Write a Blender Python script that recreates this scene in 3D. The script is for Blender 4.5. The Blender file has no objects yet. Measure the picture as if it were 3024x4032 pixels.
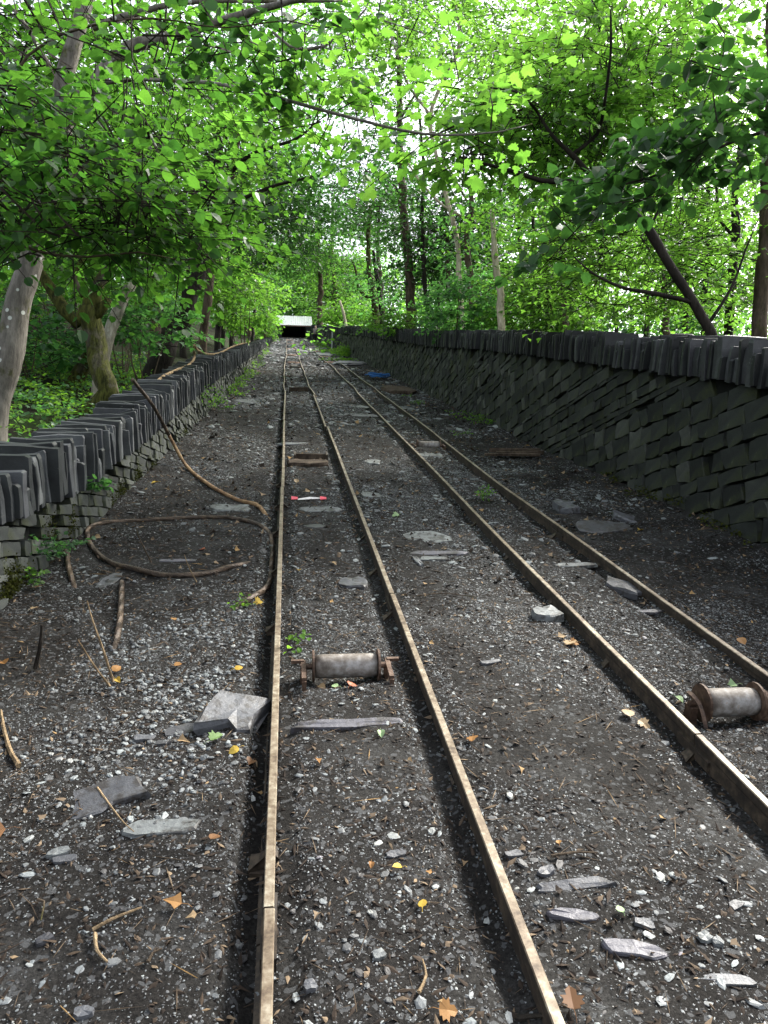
import bpy, math, numpy as np
from mathutils import Matrix, Vector

# ---------------------------------------------------------------- camera, sky, sun, exposure
FPX = 3000.0 * 1659 / 3024          # focal length in the units used for tracing (photo 1659 wide)
PSI = math.atan(380 / 3000)
ALPHA = math.atan(740 / 3000 * math.cos(PSI))     # slope of the incline
CAMH = 1.6
SC = bpy.context.scene
COL = SC.collection
TILT = Matrix.Rotation(ALPHA, 4, 'X')             # incline frame -> world
TILT3 = np.array(TILT.to_3x3())
CAM = TILT3 @ np.array([0, 0, CAMH])
FW = np.array([math.sin(PSI), math.cos(PSI), 0.0])
RT = np.array([math.cos(PSI), -math.sin(PSI), 0.0])

cd = bpy.data.cameras.new('camera')
cd.sensor_fit = 'VERTICAL'; cd.sensor_height = 36; cd.lens = 36 * 3000 / 4032
cd.clip_start = 0.05; cd.clip_end = 2000
cam = bpy.data.objects.new('camera', cd); COL.objects.link(cam)
cam.location = CAM; cam.rotation_euler = (math.pi / 2, 0, -PSI)
SC.camera = cam

SUN_AZ, SUN_EL = math.radians(58), math.radians(43)      # azimuth measured from +Y towards +X
w = bpy.data.worlds.new('World'); SC.world = w; w.use_nodes = True
wn = w.node_tree; wn.nodes.clear()
bg = wn.nodes.new('ShaderNodeBackground'); wo = wn.nodes.new('ShaderNodeOutputWorld')
sky = wn.nodes.new('ShaderNodeTexSky'); sky.sky_type = 'NISHITA'; sky.sun_disc = False
sky.sun_elevation = SUN_EL; sky.sun_rotation = SUN_AZ; sky.air_density = 1.0; sky.dust_density = 4.0; sky.ozone_density = 1.0
hs = wn.nodes.new('ShaderNodeHueSaturation'); hs.inputs['Saturation'].default_value = .35      # thin overcast
wn.links.new(sky.outputs[0], hs.inputs['Color']); wn.links.new(hs.outputs[0], bg.inputs[0]); bg.inputs[1].default_value = 0.15
wn.links.new(bg.outputs[0], wo.inputs[0])
sd = bpy.data.lights.new('sun', 'SUN'); sd.energy = 3.0; sd.angle = math.radians(14); sd.color = (1, 0.96, 0.88)
sun = bpy.data.objects.new('sun', sd); COL.objects.link(sun)
sdir = Vector((math.sin(SUN_AZ) * math.cos(SUN_EL), math.cos(SUN_AZ) * math.cos(SUN_EL), math.sin(SUN_EL)))
sun.rotation_euler = sdir.to_track_quat('Z', 'Y').to_euler()
SC.view_settings.view_transform = 'Standard'; SC.view_settings.look = 'None'
SC.view_settings.gamma = 1; SC.view_settings.use_curve_mapping = False
SC.view_settings.exposure = 1.8
SC.cycles.use_denoising = True
SC.cycles.max_bounces = 8; SC.cycles.diffuse_bounces = 4; SC.cycles.transmission_bounces = 6
SC.cycles.glossy_bounces = 2; SC.cycles.caustics_reflective = False; SC.cycles.caustics_refractive = False

# ---------------------------------------------------------------- small maths
rng = np.random.default_rng(7)
def nrm(a): return a / np.maximum(np.linalg.norm(a, axis=-1, keepdims=True), 1e-9)
def _h(i, j, k, s):
    n = (i * 374761393 + j * 668265263 + k * 2147483647 + s * 974634777) & 0x7fffffff
    n = (n ^ (n >> 13)) * 1274126177 & 0x7fffffff
    return ((n ^ (n >> 16)) & 0xffff) / 65535.0
def vn(x, y, z=0.0, s=0):
    x = np.asarray(x, float); y = np.asarray(y, float) + 0 * x; z = np.asarray(z, float) + 0 * x
    xi, yi, zi = np.floor(x).astype(np.int64), np.floor(y).astype(np.int64), np.floor(z).astype(np.int64)
    fx, fy, fz = x - xi, y - yi, z - zi
    fx, fy, fz = [t * t * (3 - 2 * t) for t in (fx, fy, fz)]
    r = 0
    for a in (0, 1):
        for b in (0, 1):
            for c in (0, 1):
                r = r + _h(xi + a, yi + b, zi + c, s) * (fx if a else 1 - fx) * (fy if b else 1 - fy) * (fz if c else 1 - fz)
    return r
def fbm(x, y, s=0, o=4):
    r, a, t = 0, 1, 0
    for i in range(o):
        r = r + a * vn(np.asarray(x) * 2 ** i, np.asarray(y) * 2 ** i, 0, s + i); t += a; a *= .55
    return r / t

def ray(dx, dy): return FW + (dx - 829.5) / FPX * RT + (1106 - dy) / FPX * np.array([0, 0, 1.0])
def P(dx, dy, D): return CAM + D * ray(dx, dy)                     # world point at depth D
def gr(dx, dy, z=0.0):                                            # point on a plane of the incline
    r = TILT3.T @ ray(dx, dy); t = (z - CAMH) / r[2]; return np.array([r[0] * t, r[1] * t, z])
def atx(dx, dy, x):                                               # point on the upright plane X=x of the incline
    r = TILT3.T @ ray(dx, dy); t = x / r[0]; return np.array([x, r[1] * t, CAMH + r[2] * t])
def to_world(p): return (TILT3 @ np.asarray(p).T).T
def to_incl(p): return (TILT3.T @ np.asarray(p).T).T
def proj(pw):                                                     # world -> traced units, depth
    q = np.asarray(pw) - CAM; d = q @ FW
    return 829.5 + FPX * (q @ RT) / d, 1106 - FPX * q[..., 2] / d, d

# ---------------------------------------------------------------- materials
MATS = {}
def node(nt, t, **kw):
    n = nt.nodes.new(t)
    for k, v in kw.items(): setattr(n, k, v)
    return n
def ramp(nt, stops, src):
    r = node(nt, 'ShaderNodeValToRGB'); e = r.color_ramp.elements
    e[0].position, e[0].color = stops[0][0], (*stops[0][1], 1)
    e[1].position, e[1].color = stops[-1][0], (*stops[-1][1], 1)
    for p, c in stops[1:-1]:
        q = e.new(p); q.color = (*c, 1)
    nt.links.new(src, r.inputs[0]); return r.outputs[0]
def noise(nt, scale, detail=6, rough=.6, vec=None, stretch=None, kind='n'):
    if vec is None:
        vec = node(nt, 'ShaderNodeTexCoord').outputs['Object']
    if stretch:
        m = node(nt, 'ShaderNodeMapping'); m.inputs['Scale'].default_value = stretch
        nt.links.new(vec, m.inputs[0]); vec = m.outputs[0]
    if kind == 'v':
        t = node(nt, 'ShaderNodeTexVoronoi'); t.inputs['Scale'].default_value = scale; nt.links.new(vec, t.inputs['Vector']); return t
    t = node(nt, 'ShaderNodeTexNoise'); t.inputs['Scale'].default_value = scale
    t.inputs['Detail'].default_value = detail; t.inputs['Roughness'].default_value = rough
    nt.links.new(vec, t.inputs['Vector']); return t
def mixc(nt, fac, a, b, mode='MIX'):
    m = node(nt, 'ShaderNodeMix', data_type='RGBA', blend_type=mode)
    for s, v in ((m.inputs[0], fac), (m.inputs[6], a), (m.inputs[7], b)):
        if isinstance(v, (int, float)): s.default_value = v
        elif isinstance(v, tuple): s.default_value = (*v, 1)
        else: nt.links.new(v, s)
    return m.outputs[2]
def math_(nt, op, a, b=0.0):
    m = node(nt, 'ShaderNodeMath', operation=op)
    for s, v in ((m.inputs[0], a), (m.inputs[1], b)):
        if isinstance(v, (int, float)): s.default_value = v
        else: nt.links.new(v, s)
    return m.outputs[0]
def newmat(name, rough=.8, spec=.3):
    m = bpy.data.materials.new(name); m.use_nodes = True; nt = m.node_tree
    b = nt.nodes['Principled BSDF']; b.inputs['Roughness'].default_value = rough; b.inputs['Specular IOR Level'].default_value = spec
    MATS[name] = m; return m, nt, b
def bump(nt, b, h, strength, dist):
    n = node(nt, 'ShaderNodeBump'); n.inputs['Strength'].default_value = strength; n.inputs['Distance'].default_value = dist
    nt.links.new(h, n.inputs['Height']); nt.links.new(n.outputs[0], b.inputs['Normal'])
def tint_of(nt):
    a = node(nt, 'ShaderNodeAttribute', attribute_name='tint'); return a.outputs['Fac']
def objrand(nt): return node(nt, 'ShaderNodeObjectInfo').outputs['Random']

# soil of the trackbed
m, nt, b = newmat('soil', .95, .15)
n1 = noise(nt, 2.2, 6, .6); n2 = noise(nt, 90, 4, .7); v1 = noise(nt, 70, kind='v'); v2 = noise(nt, 24, kind='v')
c = ramp(nt, [(.3, (.0075, .0067, .006)), (.5, (.0145, .0134, .0122)), (.7, (.035, .0345, .033))], n1.outputs[0])
g = ramp(nt, [(.35, (.4, .4, .4)), (.5, (.95, .95, .95)), (.72, (1.9, 1.9, 1.9))], n2.outputs[0])
c = mixc(nt, 1.0, c, g, 'MULTIPLY')
sepc = node(nt, 'ShaderNodeSeparateColor'); nt.links.new(v1.outputs['Color'], sepc.inputs[0])
spk = ramp(nt, [(.88, (0, 0, 0)), (.9, (.6, .6, .6))], sepc.outputs[0])
sep2 = node(nt, 'ShaderNodeSeparateColor'); nt.links.new(v2.outputs['Color'], sep2.inputs[0])
spk2 = ramp(nt, [(.88, (0, 0, 0)), (.9, (.8, .8, .8))], sep2.outputs[1])
c = mixc(nt, spk, c, (.085, .088, .09))
nt.links.new(c, b.inputs['Base Color'])
hh = mixc(nt, .35, n2.outputs[0], sepc.outputs[0]); bump(nt, b, hh, .7, .008)
# forest floor
m, nt, b = newmat('forest_floor', .95, .1)
n1 = noise(nt, 1.4, 6, .7); n2 = noise(nt, 30, 5, .75)
c = ramp(nt, [(.3, (.008, .007, .004)), (.45, (.016, .013, .008)), (.55, (.014, .022, .006)), (.7, (.018, .04, .008))], n1.outputs[0])
c = mixc(nt, 1.0, c, ramp(nt, [(.3, (.4, .4, .4)), (.7, (1.7, 1.7, 1.7))], n2.outputs[0]), 'MULTIPLY')
nt.links.new(c, b.inputs['Base Color']); bump(nt, b, n2.outputs[0], .9, .03)

def stone_mat(name, stops, moss=0.0, rough=.7, spec=.35, tintattr=False, bs=.5, dirt=0.0):
    m, nt, b = newmat(name, rough, spec)
    src = tint_of(nt) if tintattr else objrand(nt)
    c = ramp(nt, stops, src)
    n = noise(nt, 9, 6, .65); n2 = noise(nt, 55, 4, .7); n3 = noise(nt, 26, 5, .6, stretch=(1, 1, 4))
    c = mixc(nt, 1.0, c, ramp(nt, [(.3, (.6, .6, .62)), (.5, (1, 1, 1)), (.75, (1.55, 1.55, 1.5))], n.outputs[0]), 'MULTIPLY')
    lich = ramp(nt, [(.70, (0, 0, 0)), (.74, (1, 1, 1))], noise(nt, 16, 3, .55).outputs[0])
    c = mixc(nt, math_(nt, 'MULTIPLY', lich, .4), c, (.22, .24, .21))
    if dirt:
        dk = ramp(nt, [(.47, (0, 0, 0)), (.6, (1, 1, 1))], noise(nt, 13, 7, .72).outputs[0])
        c = mixc(nt, math_(nt, 'MULTIPLY', dk, dirt), c, (.022, .018, .015))
    if moss:
        mk = ramp(nt, [(.58 - moss * .1, (0, 0, 0)), (.7 - moss * .1, (1, 1, 1))], noise(nt, 2.6, 5, .7).outputs[0])
        c = mixc(nt, math_(nt, 'MULTIPLY', mk, .75), c, (.035, .042, .012))
    nt.links.new(c, b.inputs['Base Color'])
    bump(nt, b, mixc(nt, .5, n3.outputs[0], n2.outputs[0]), bs, .006)
    return m
stone_mat('wall_slate', [(0, (.008, .0095, .009)), (.3, (.015, .018, .016)), (.6, (.022, .026, .0225)), (.85, (.034, .038, .033)), (1, (.07, .076, .065))], moss=.5)  # tall wall's slate, darkened so that its shade sits in the colour
stone_mat('wall_slate_loose', [(0, (.010, .012, .011)), (.3, (.02, .0235, .021)), (.6, (.03, .0345, .030)), (.85, (.048, .053, .046)), (1, (.10, .108, .09))], moss=.7, tintattr=True)
stone_mat('coping_slate', [(0, (.011, .0125, .013)), (.5, (.024, .027, .028)), (.8, (.036, .037, .042)), (1, (.065, .07, .072))], rough=.5, spec=.5)  # tall wall's coping, with shade darkened into the colour as well
stone_mat('coping_slate_loose', [(0, (.011, .0125, .013)), (.5, (.024, .027, .028)), (.8, (.036, .037, .042)), (1, (.065, .07, .072))], rough=.5, spec=.5, tintattr=True)
stone_mat('slab_slate', [(0, (.055, .056, .062)), (.5, (.09, .094, .104)), (1, (.14, .147, .155))], rough=.55, spec=.45, dirt=.85, bs=.9)
stone_mat('pale_slate', [(0, (.115, .126, .13)), (1, (.165, .177, .175))], rough=.6, spec=.4, dirt=.85, bs=.9)
stone_mat('purple_slate', [(0, (.09, .088, .105)), (1, (.13, .127, .148))], rough=.55, spec=.45, dirt=.85, bs=.9)
stone_mat('dark_slate', [(0, (.03, .03, .033)), (1, (.06, .06, .065))], rough=.5, spec=.5)
LW = [(0, (.022, .025, .023)), (.3, (.038, .043, .04)), (.6, (.055, .061, .056)), (.85, (.075, .082, .075)), (1, (.15, .16, .145))]  # low wall: lighter copy of the slate, its stronger light put in the colour
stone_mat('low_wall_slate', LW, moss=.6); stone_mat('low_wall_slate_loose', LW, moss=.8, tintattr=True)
LC = [(0, (.018, .021, .022)), (.4, (.04, .044, .046)), (.75, (.068, .072, .08)), (1, (.13, .137, .14))]  # low wall's coping, likewise lightened in colour for the better lit side
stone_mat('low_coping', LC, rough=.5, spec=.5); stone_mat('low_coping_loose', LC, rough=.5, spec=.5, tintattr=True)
m, nt, b = newmat('gap_dark', .9, .1); b.inputs['Base Color'].default_value = (.012, .013, .012, 1)  # near-black wall core: paints the shade seen in gaps between stones
# gravel: tint picks the colour of every chip
m, nt, b = newmat('gravel', .6, .4)
c = ramp(nt, [(0, (.02, .018, .017)), (.25, (.045, .043, .043)), (.5, (.095, .10, .102)), (.72, (.16, .173, .177)), (.88, (.215, .235, .235)), (.95, (.25, .255, .24)), (1, (.18, .165, .19))], tint_of(nt))
n = noise(nt, 120, 3, .6); c = mixc(nt, 1.0, c, ramp(nt, [(.3, (.7, .7, .7)), (.7, (1.3, 1.3, 1.3))], n.outputs[0]), 'MULTIPLY')
nt.links.new(c, b.inputs['Base Color'])
m, nt, b = newmat('debris', .85, .2)
c = ramp(nt, [(0, (.012, .009, .007)), (.45, (.035, .025, .018)), (.7, (.085, .062, .042)), (.9, (.21, .155, .10)), (1, (.33, .2, .07))], tint_of(nt))
nt.links.new(c, b.inputs['Base Color'])
# iron
def metal(name, stops, rough=.55, metallic=.25, sc=40, bs=.3):
    m, nt, b = newmat(name, rough, .45); b.inputs['Metallic'].default_value = metallic
    n = noise(nt, sc, 6, .65); n2 = noise(nt, sc * .22, 4, .6)
    f = math_(nt, 'MULTIPLY', math_(nt, 'ADD', n.outputs[0], n2.outputs[0]), .5)
    c = ramp(nt, stops, f); nt.links.new(c, b.inputs['Base Color']); bump(nt, b, n.outputs[0], bs, .002); return m
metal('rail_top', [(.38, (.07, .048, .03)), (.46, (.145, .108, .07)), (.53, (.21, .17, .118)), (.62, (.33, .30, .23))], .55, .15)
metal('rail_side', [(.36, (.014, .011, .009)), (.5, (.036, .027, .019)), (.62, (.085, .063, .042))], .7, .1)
metal('roller_iron', [(.36, (.08, .065, .052)), (.45, (.145, .125, .105)), (.53, (.225, .205, .185)), (.6, (.32, .31, .295)), (.68, (.26, .15, .07))], .7, .0, 30)
metal('rust_iron', [(.36, (.03, .018, .013)), (.5, (.085, .05, .032)), (.64, (.19, .13, .095))], .7, .2)
metal('cable_steel', [(.36, (.025, .018, .013)), (.48, (.06, .044, .032)), (.58, (.12, .085, .058)), (.68, (.24, .17, .11))], .55, .3, 25)
metal('cable_rust', [(.36, (.10, .05, .022)), (.48, (.19, .11, .05)), (.6, (.30, .2, .10))], .7, .1, 25)
# bark
def bark(name, stops, moss=0, spots=False, sc=6):
    m, nt, b = newmat(name, .9, .15)
    n = noise(nt, sc, 7, .65, stretch=(1, 1, .35)); n2 = noise(nt, 28, 5, .7, stretch=(1, 1, .25))
    c = ramp(nt, stops, n.outputs[0])
    c = mixc(nt, 1.0, c, ramp(nt, [(.3, (.55, .55, .55)), (.7, (1.4, 1.4, 1.4))], n2.outputs[0]), 'MULTIPLY')
    if moss:
        mk = ramp(nt, [(.62 - moss * .3, (0, 0, 0)), (.74 - moss * .3, (1, 1, 1))], noise(nt, 4.5, 5, .65).outputs[0])
        c = mixc(nt, mk, c, mixc(nt, ramp(nt, [(.35, (0, 0, 0)), (.65, (1, 1, 1))], n2.outputs[0]), (.012, .014, .004), (.085, .09, .02)))
    if spots:
        v = noise(nt, 9, kind='v')
        sp = ramp(nt, [(.13, (1, 1, 1)), (.17, (0, 0, 0))], v.outputs['Distance'])
        c = mixc(nt, sp, c, (.5, .52, .47))
    nt.links.new(c, b.inputs['Base Color']); bump(nt, b, n2.outputs[0], .8, .02)
bark('bark_dark', [(.3, (.011, .0095, .008)), (.6, (.03, .025, .02))])
bark('bark_brown', [(.3, (.035, .026, .018)), (.6, (.095, .072, .05))], moss=.25)
bark('bark_mossy', [(.3, (.025, .022, .018)), (.6, (.11, .098, .07))], moss=.85)
bark('bark_grey', [(.3, (.075, .068, .056)), (.6, (.19, .175, .15))], moss=.15, spots=True)
bark('bark_bare', [(.3, (.26, .22, .15)), (.6, (.5, .44, .32))], moss=.1)
bark('bark_dead', [(.3, (.14, .12, .09)), (.5, (.34, .31, .25)), (.65, (.55, .52, .45))], moss=.1)
bark('wood_old', [(.3, (.03, .022, .016)), (.6, (.10, .075, .055))])
bark('stick', [(.3, (.12, .085, .05)), (.6, (.30, .22, .13))])
# leaves: tint runs from dark to bright
def leafmat(name, d0, d1, t0, t1, trans=.5, spec=.45, rough=.42, fixed=None):
    m = bpy.data.materials.new(name); m.use_nodes = True; nt = m.node_tree; MATS[name] = m
    b = nt.nodes['Principled BSDF']; out = nt.nodes['Material Output']
    f = tint_of(nt)
    cd_ = mixc(nt, f, d0, d1); ct = mixc(nt, f, t0, t1)
    nt.links.new(cd_, b.inputs['Base Color']); b.inputs['Roughness'].default_value = rough; b.inputs['Specular IOR Level'].default_value = spec
    tr = node(nt, 'ShaderNodeBsdfTranslucent'); nt.links.new(ct, tr.inputs[0])
    mx = node(nt, 'ShaderNodeMixShader'); mx.inputs[0].default_value = trans
    nt.links.new(b.outputs[0], mx.inputs[1]); nt.links.new(tr.outputs[0], mx.inputs[2]); nt.links.new(mx.outputs[0], out.inputs[0])
leafmat('leaf_sycamore', (.03, .085, .016), (.065, .145, .024), (.095, .31, .03), (.235, .50, .055), .52)
leafmat('leaf_hazel', (.02, .055, .016), (.045, .105, .026), (.045, .17, .02), (.15, .38, .035), .45, .4, .45)
leafmat('leaf_dark', (.018, .045, .018), (.035, .085, .028), (.03, .10, .018), (.07, .21, .03), .26, .25, .55)
leafmat('leaf_blue', (.03, .08, .038), (.065, .145, .06), (.06, .21, .04), (.15, .40, .075), .5)
leafmat('leaf_fern', (.05, .12, .02), (.09, .19, .03), (.13, .36, .02), (.28, .55, .05), .5, .2, .6)
leafmat('moss', (.02, .02, .006), (.05, .06, .012), (.03, .03, .005), (.06, .08, .01), .2, .05, .9)
def dryleaf(name, a, b_, t):
    leafmat(name, a, b_, t, t, .3, .3, .55)
dryleaf('leaf_yellow', (.45, .30, .05), (.6, .45, .08), (.6, .4, .05))
dryleaf('leaf_orange', (.30, .15, .05), (.42, .24, .09), (.4, .18, .05))
dryleaf('leaf_brown', (.16, .08, .035), (.25, .13, .06), (.2, .09, .03))
dryleaf('leaf_tan', (.34, .24, .13), (.46, .34, .2), (.35, .22, .1))
dryleaf('leaf_palegreen', (.28, .4, .2), (.35, .48, .25), (.25, .4, .12))
dryleaf('leaf_midgreen', (.12, .2, .07), (.18, .28, .1), (.1, .25, .05))
dryleaf('leaf_red', (.42, .12, .07), (.5, .2, .1), (.4, .1, .05))
def plain(name, col, rough=.6, spec=.4, met=0.0, nz=0.2):
    m, nt, b = newmat(name, rough, spec); b.inputs['Metallic'].default_value = met
    n = noise(nt, 12, 5, .6)
    c = mixc(nt, 1.0, tuple(col), ramp(nt, [(.3, (1 - nz,) * 3), (.7, (1 + nz,) * 3)], n.outputs[0]), 'MULTIPLY')
    nt.links.new(c, b.inputs['Base Color']); bump(nt, b, n.outputs[0], .2, .01); return m
plain('jacket_grey', (.34, .29, .28), .85); plain('trousers_black', (.01, .01, .013), .85); plain('skin', (.55, .33, .25), .5); plain('hair_grey', (.3, .24, .22), .8)
plain('rope_blue', (.02, .13, .38), .6); plain('tape_white', (.75, .72, .7), .4); plain('tape_red', (.7, .06, .1), .4)
plain('post_white', (.62, .64, .66), .5); plain('fascia', (.38, .25, .19), .8); plain('phone_black', (.01, .01, .01), .3)
m, nt, b = newmat('roof_white', .5, .4)
c = mixc(nt, ramp(nt, [(.62, (0, 0, 0)), (.68, (1, 1, 1))], noise(nt, 2.2, 5, .7).outputs[0]), (.9, .9, .9), (.35, .34, .42))
nt.links.new(c, b.inputs['Base Color'])

# ---------------------------------------------------------------- mesh helpers
def mesh_np(name, V, F, tint=None, smooth=False):
    V = np.asarray(V, np.float32).reshape(-1, 3); F = np.asarray(F, np.int32); k = F.shape[1]
    me = bpy.data.meshes.new(name)
    me.vertices.add(len(V)); me.vertices.foreach_set('co', V.ravel())
    me.loops.add(F.size); me.loops.foreach_set('vertex_index', F.ravel())
    me.polygons.add(len(F)); me.polygons.foreach_set('loop_start', np.arange(0, F.size, k, dtype=np.int32))
    me.polygons.foreach_set('use_smooth', np.full(len(F), bool(smooth)))
    if tint is not None:
        a = me.attributes.new('tint', 'FLOAT', 'POINT'); a.data.foreach_set('value', np.asarray(tint, np.float32))
    me.update(calc_edges=True); return me
class MB:
    """collects pieces (quads and triangles) with a tint per vertex"""
    def __init__(s): s.V, s.T, s.F, s.n = [], [], [], 0
    def add(s, V, F, t=.5):
        V = np.asarray(V, float).reshape(-1, 3); F = [tuple(f) for f in F] if not isinstance(F, np.ndarray) else F
        s.V.append(V); s.T.append(np.broadcast_to(np.asarray(t, float), (len(V),)))
        if isinstance(F, np.ndarray) and F.shape[1] == 3: s.F.append(F + s.n)
        else:
            tr = []
            for f in F:
                for i in range(1, len(f) - 1): tr.append((f[0], f[i], f[i + 1]))
            s.F.append(np.array(tr) + s.n)
        s.n += len(V); return s
    def build(s, name, mat, parent=None, loc=None, smooth=False, world=False):
        V = np.vstack(s.V); 
        if loc is not None: V = V - np.asarray(loc)
        me = mesh_np(name, V, np.vstack(s.F), np.concatenate(s.T), smooth); me.materials.append(MATS[mat])
        o = bpy.data.objects.new(name, me); COL.objects.link(o)
        if parent is not None: o.parent = parent
        elif loc is not None: o.location = loc
        if world: o['_w'] = 1
        return o
def tag(o, label=None, cat=None, group=None, kind=None):
    if label: o['label'] = label
    if cat: o['category'] = cat
    if group: o['group'] = group
    if kind: o['kind'] = kind
    return o
def empty(name, loc, label, cat, group=None, world=False):
    o = bpy.data.objects.new(name, None); COL.objects.link(o); o.location = loc; o.empty_display_size = .1
    if world: o['_w'] = 1
    return tag(o, label, cat, group)
def link(name, me, mat, parent=None):
    if mat and not me.materials: me.materials.append(MATS[mat])
    o = bpy.data.objects.new(name, me); COL.objects.link(o)
    if parent is not None: o.parent = parent
    return o
BOXF = [(0, 3, 2, 1), (4, 5, 6, 7), (0, 1, 5, 4), (1, 2, 6, 5), (2, 3, 7, 6), (3, 0, 4, 7)]
def box(c, s, rz=0.0, j=0.0, bev=0):
    c = np.asarray(c, float); h = np.asarray(s, float) / 2
    V = np.array([(-1, -1, -1), (1, -1, -1), (1, 1, -1), (-1, 1, -1), (-1, -1, 1), (1, -1, 1), (1, 1, 1), (-1, 1, 1)]) * h
    if j: V = V + rng.uniform(-j, j, V.shape)
    if rz:
        a, b_ = math.cos(rz), math.sin(rz); V = np.c_[V[:, 0] * a - V[:, 1] * b_, V[:, 0] * b_ + V[:, 1] * a, V[:, 2]]
    return V + c, BOXF
def smooth_path(pts, step):
    pts = np.asarray(pts, float); n = len(pts); out = []
    ext = np.vstack([2 * pts[0] - pts[1], pts, 2 * pts[-1] - pts[-2]])
    for i in range(n - 1):
        p0, p1, p2, p3 = ext[i:i + 4]; L = np.linalg.norm((p2 - p1)[:3]); k = max(1, int(L / step))
        for t in np.arange(k) / k:
            out.append(.5 * ((2 * p1) + (-p0 + p2) * t + (2 * p0 - 5 * p1 + 4 * p2 - p3) * t * t + (-p0 + 3 * p1 - 3 * p2 + p3) * t ** 3))
    out.append(pts[-1]); return np.array(out)
def frames(C):
    T = nrm(np.gradient(C, axis=0)); ref = np.array([.31, .17, .93]) if abs(T[0, 2]) < .9 else np.array([1., 0, 0])
    U = np.zeros_like(T); u = nrm(np.cross(T[0], ref))
    for i in range(len(T)):
        u = nrm(u - T[i] * np.dot(u, T[i])); U[i] = u
    return T, U, np.cross(T, U)
def tube(C, r, sides=8, rough=0.0, seed=0, cap=True):
    C = np.asarray(C, float); r = np.broadcast_to(np.asarray(r, float), (len(C),)); T, U, W = frames(C)
    a = np.arange(sides) / sides * 2 * math.pi
    rr = r[:, None] * np.ones(sides)
    if rough:
        L = np.r_[0, np.cumsum(np.linalg.norm(np.diff(C, axis=0), axis=1))]
        nn = vn(np.cos(a)[None] * 1.6 + 0 * rr, np.sin(a)[None] * 1.6 + 0 * rr, (L[:, None] / np.maximum(r.mean() * 3, .03)) + 0 * rr, seed)
        rr = rr * (1 + rough * (nn - .5) * 2)
    V = C[:, None] + rr[..., None] * (np.cos(a)[None, :, None] * U[:, None] + np.sin(a)[None, :, None] * W[:, None])
    V = V.reshape(-1, 3); n = len(C); i = np.arange(n - 1)[:, None] * sides; k = np.arange(sides)[None]; k2 = (k + 1) % sides
    q = np.stack([i + k, i + k2, i + sides + k2, i + sides + k], -1).reshape(-1, 4)
    F = np.vstack([q[:, [0, 1, 2]], q[:, [0, 2, 3]]])
    if cap:
        V = np.vstack([V, C[0], C[-1]]); k = np.arange(sides); k2 = (k + 1) % sides
        F = np.vstack([F, np.c_[k2, k, 0 * k + len(V) - 2], np.c_[(n - 1) * sides + k, (n - 1) * sides + k2, 0 * k + len(V) - 1]])
    return V, F
def prism(outline, z0, z1):
    n = len(outline); V = [(x, y, z0) for x, y in outline] + [(x, y, z1) for x, y in outline]
    return np.array(V, float), [tuple(range(n - 1, -1, -1)), tuple(range(n, 2 * n))] + [(i, (i + 1) % n, n + (i + 1) % n, n + i) for i in range(n)]

# ---------------------------------------------------------------- the lie of the land (incline frame)
def xl(y): return np.interp(y, [-4, 4.4, 6.9, 9, 13.5, 18, 36, 60, 96], [-1.66, -1.6, -1.53, -1.46, -1.42, -1.33, -1.28, -1.22, -1.2])
def xr(y): return np.interp(y, [-4, 5.2, 9.5, 14.5, 30, 45, 65, 97], [3.8, 3.64, 3.47, 3.38, 3.36, 3.1, 3.03, 2.9])
RAILX = [-.05, .61, 1.62, 2.2]
def gz(x, y):
    x = np.asarray(x, float); y = np.asarray(y, float)
    fade = np.clip(1 - (y - 30) / 40, .2, 1)
    z = (fbm(x * 1.1, y * 1.1, 3, 3) - .5) * .07 + (fbm(x * 9, y * 9, 11, 3) - .5) * .022
    for rx, dl, dr in ((-.05, .085, .022), (.61, .038, .008), (1.62, .03, .01), (2.2, .035, .01)):
        d = x - rx
        z = z - dl * np.exp(-((d + .05) / .045) ** 2) - dr * np.exp(-((d - .05) / .04) ** 2)
    pit = np.exp(-(((x - .28) / .24) ** 4 + ((y - 3.33) / .12) ** 4)); z = z - .05 * pit
    pit = np.exp(-(((x - 1.91) / .22) ** 4 + ((y - 2.86) / .12) ** 4)); z = z - .05 * pit
    inside = (x > xl(y) - .15) & (x < xr(y) + .15)
    z = np.where(inside, z * fade, z)
    z = z + np.clip((x - (xr(y) - .35)) / .35, 0, 1) * .05 + np.clip((xl(y) + .3 - x) / .3, 0, 1) * .03
    lb = np.clip((xl(y) - .25 - x) / .12, 0, 1); hill = np.clip(-x - 2.2, 0, 60)
    z = z + lb * (.30 + .22 * np.minimum(hill, 30) + (fbm(x * .5, y * .5, 21, 3) - .5) * .5 * np.clip(hill, 0, 1))
    rb = np.clip((x - xr(y) - .25) / .12, 0, 1)
    z = z + rb * (.9 + (fbm(x * .5, y * .5, 31, 3) - .5) * .3)
    z = z - np.exp(-((x - 2.8) / .5) ** 2) * np.clip((y - 55) / 20, 0, 1) * .15 * inside
    return z

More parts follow.
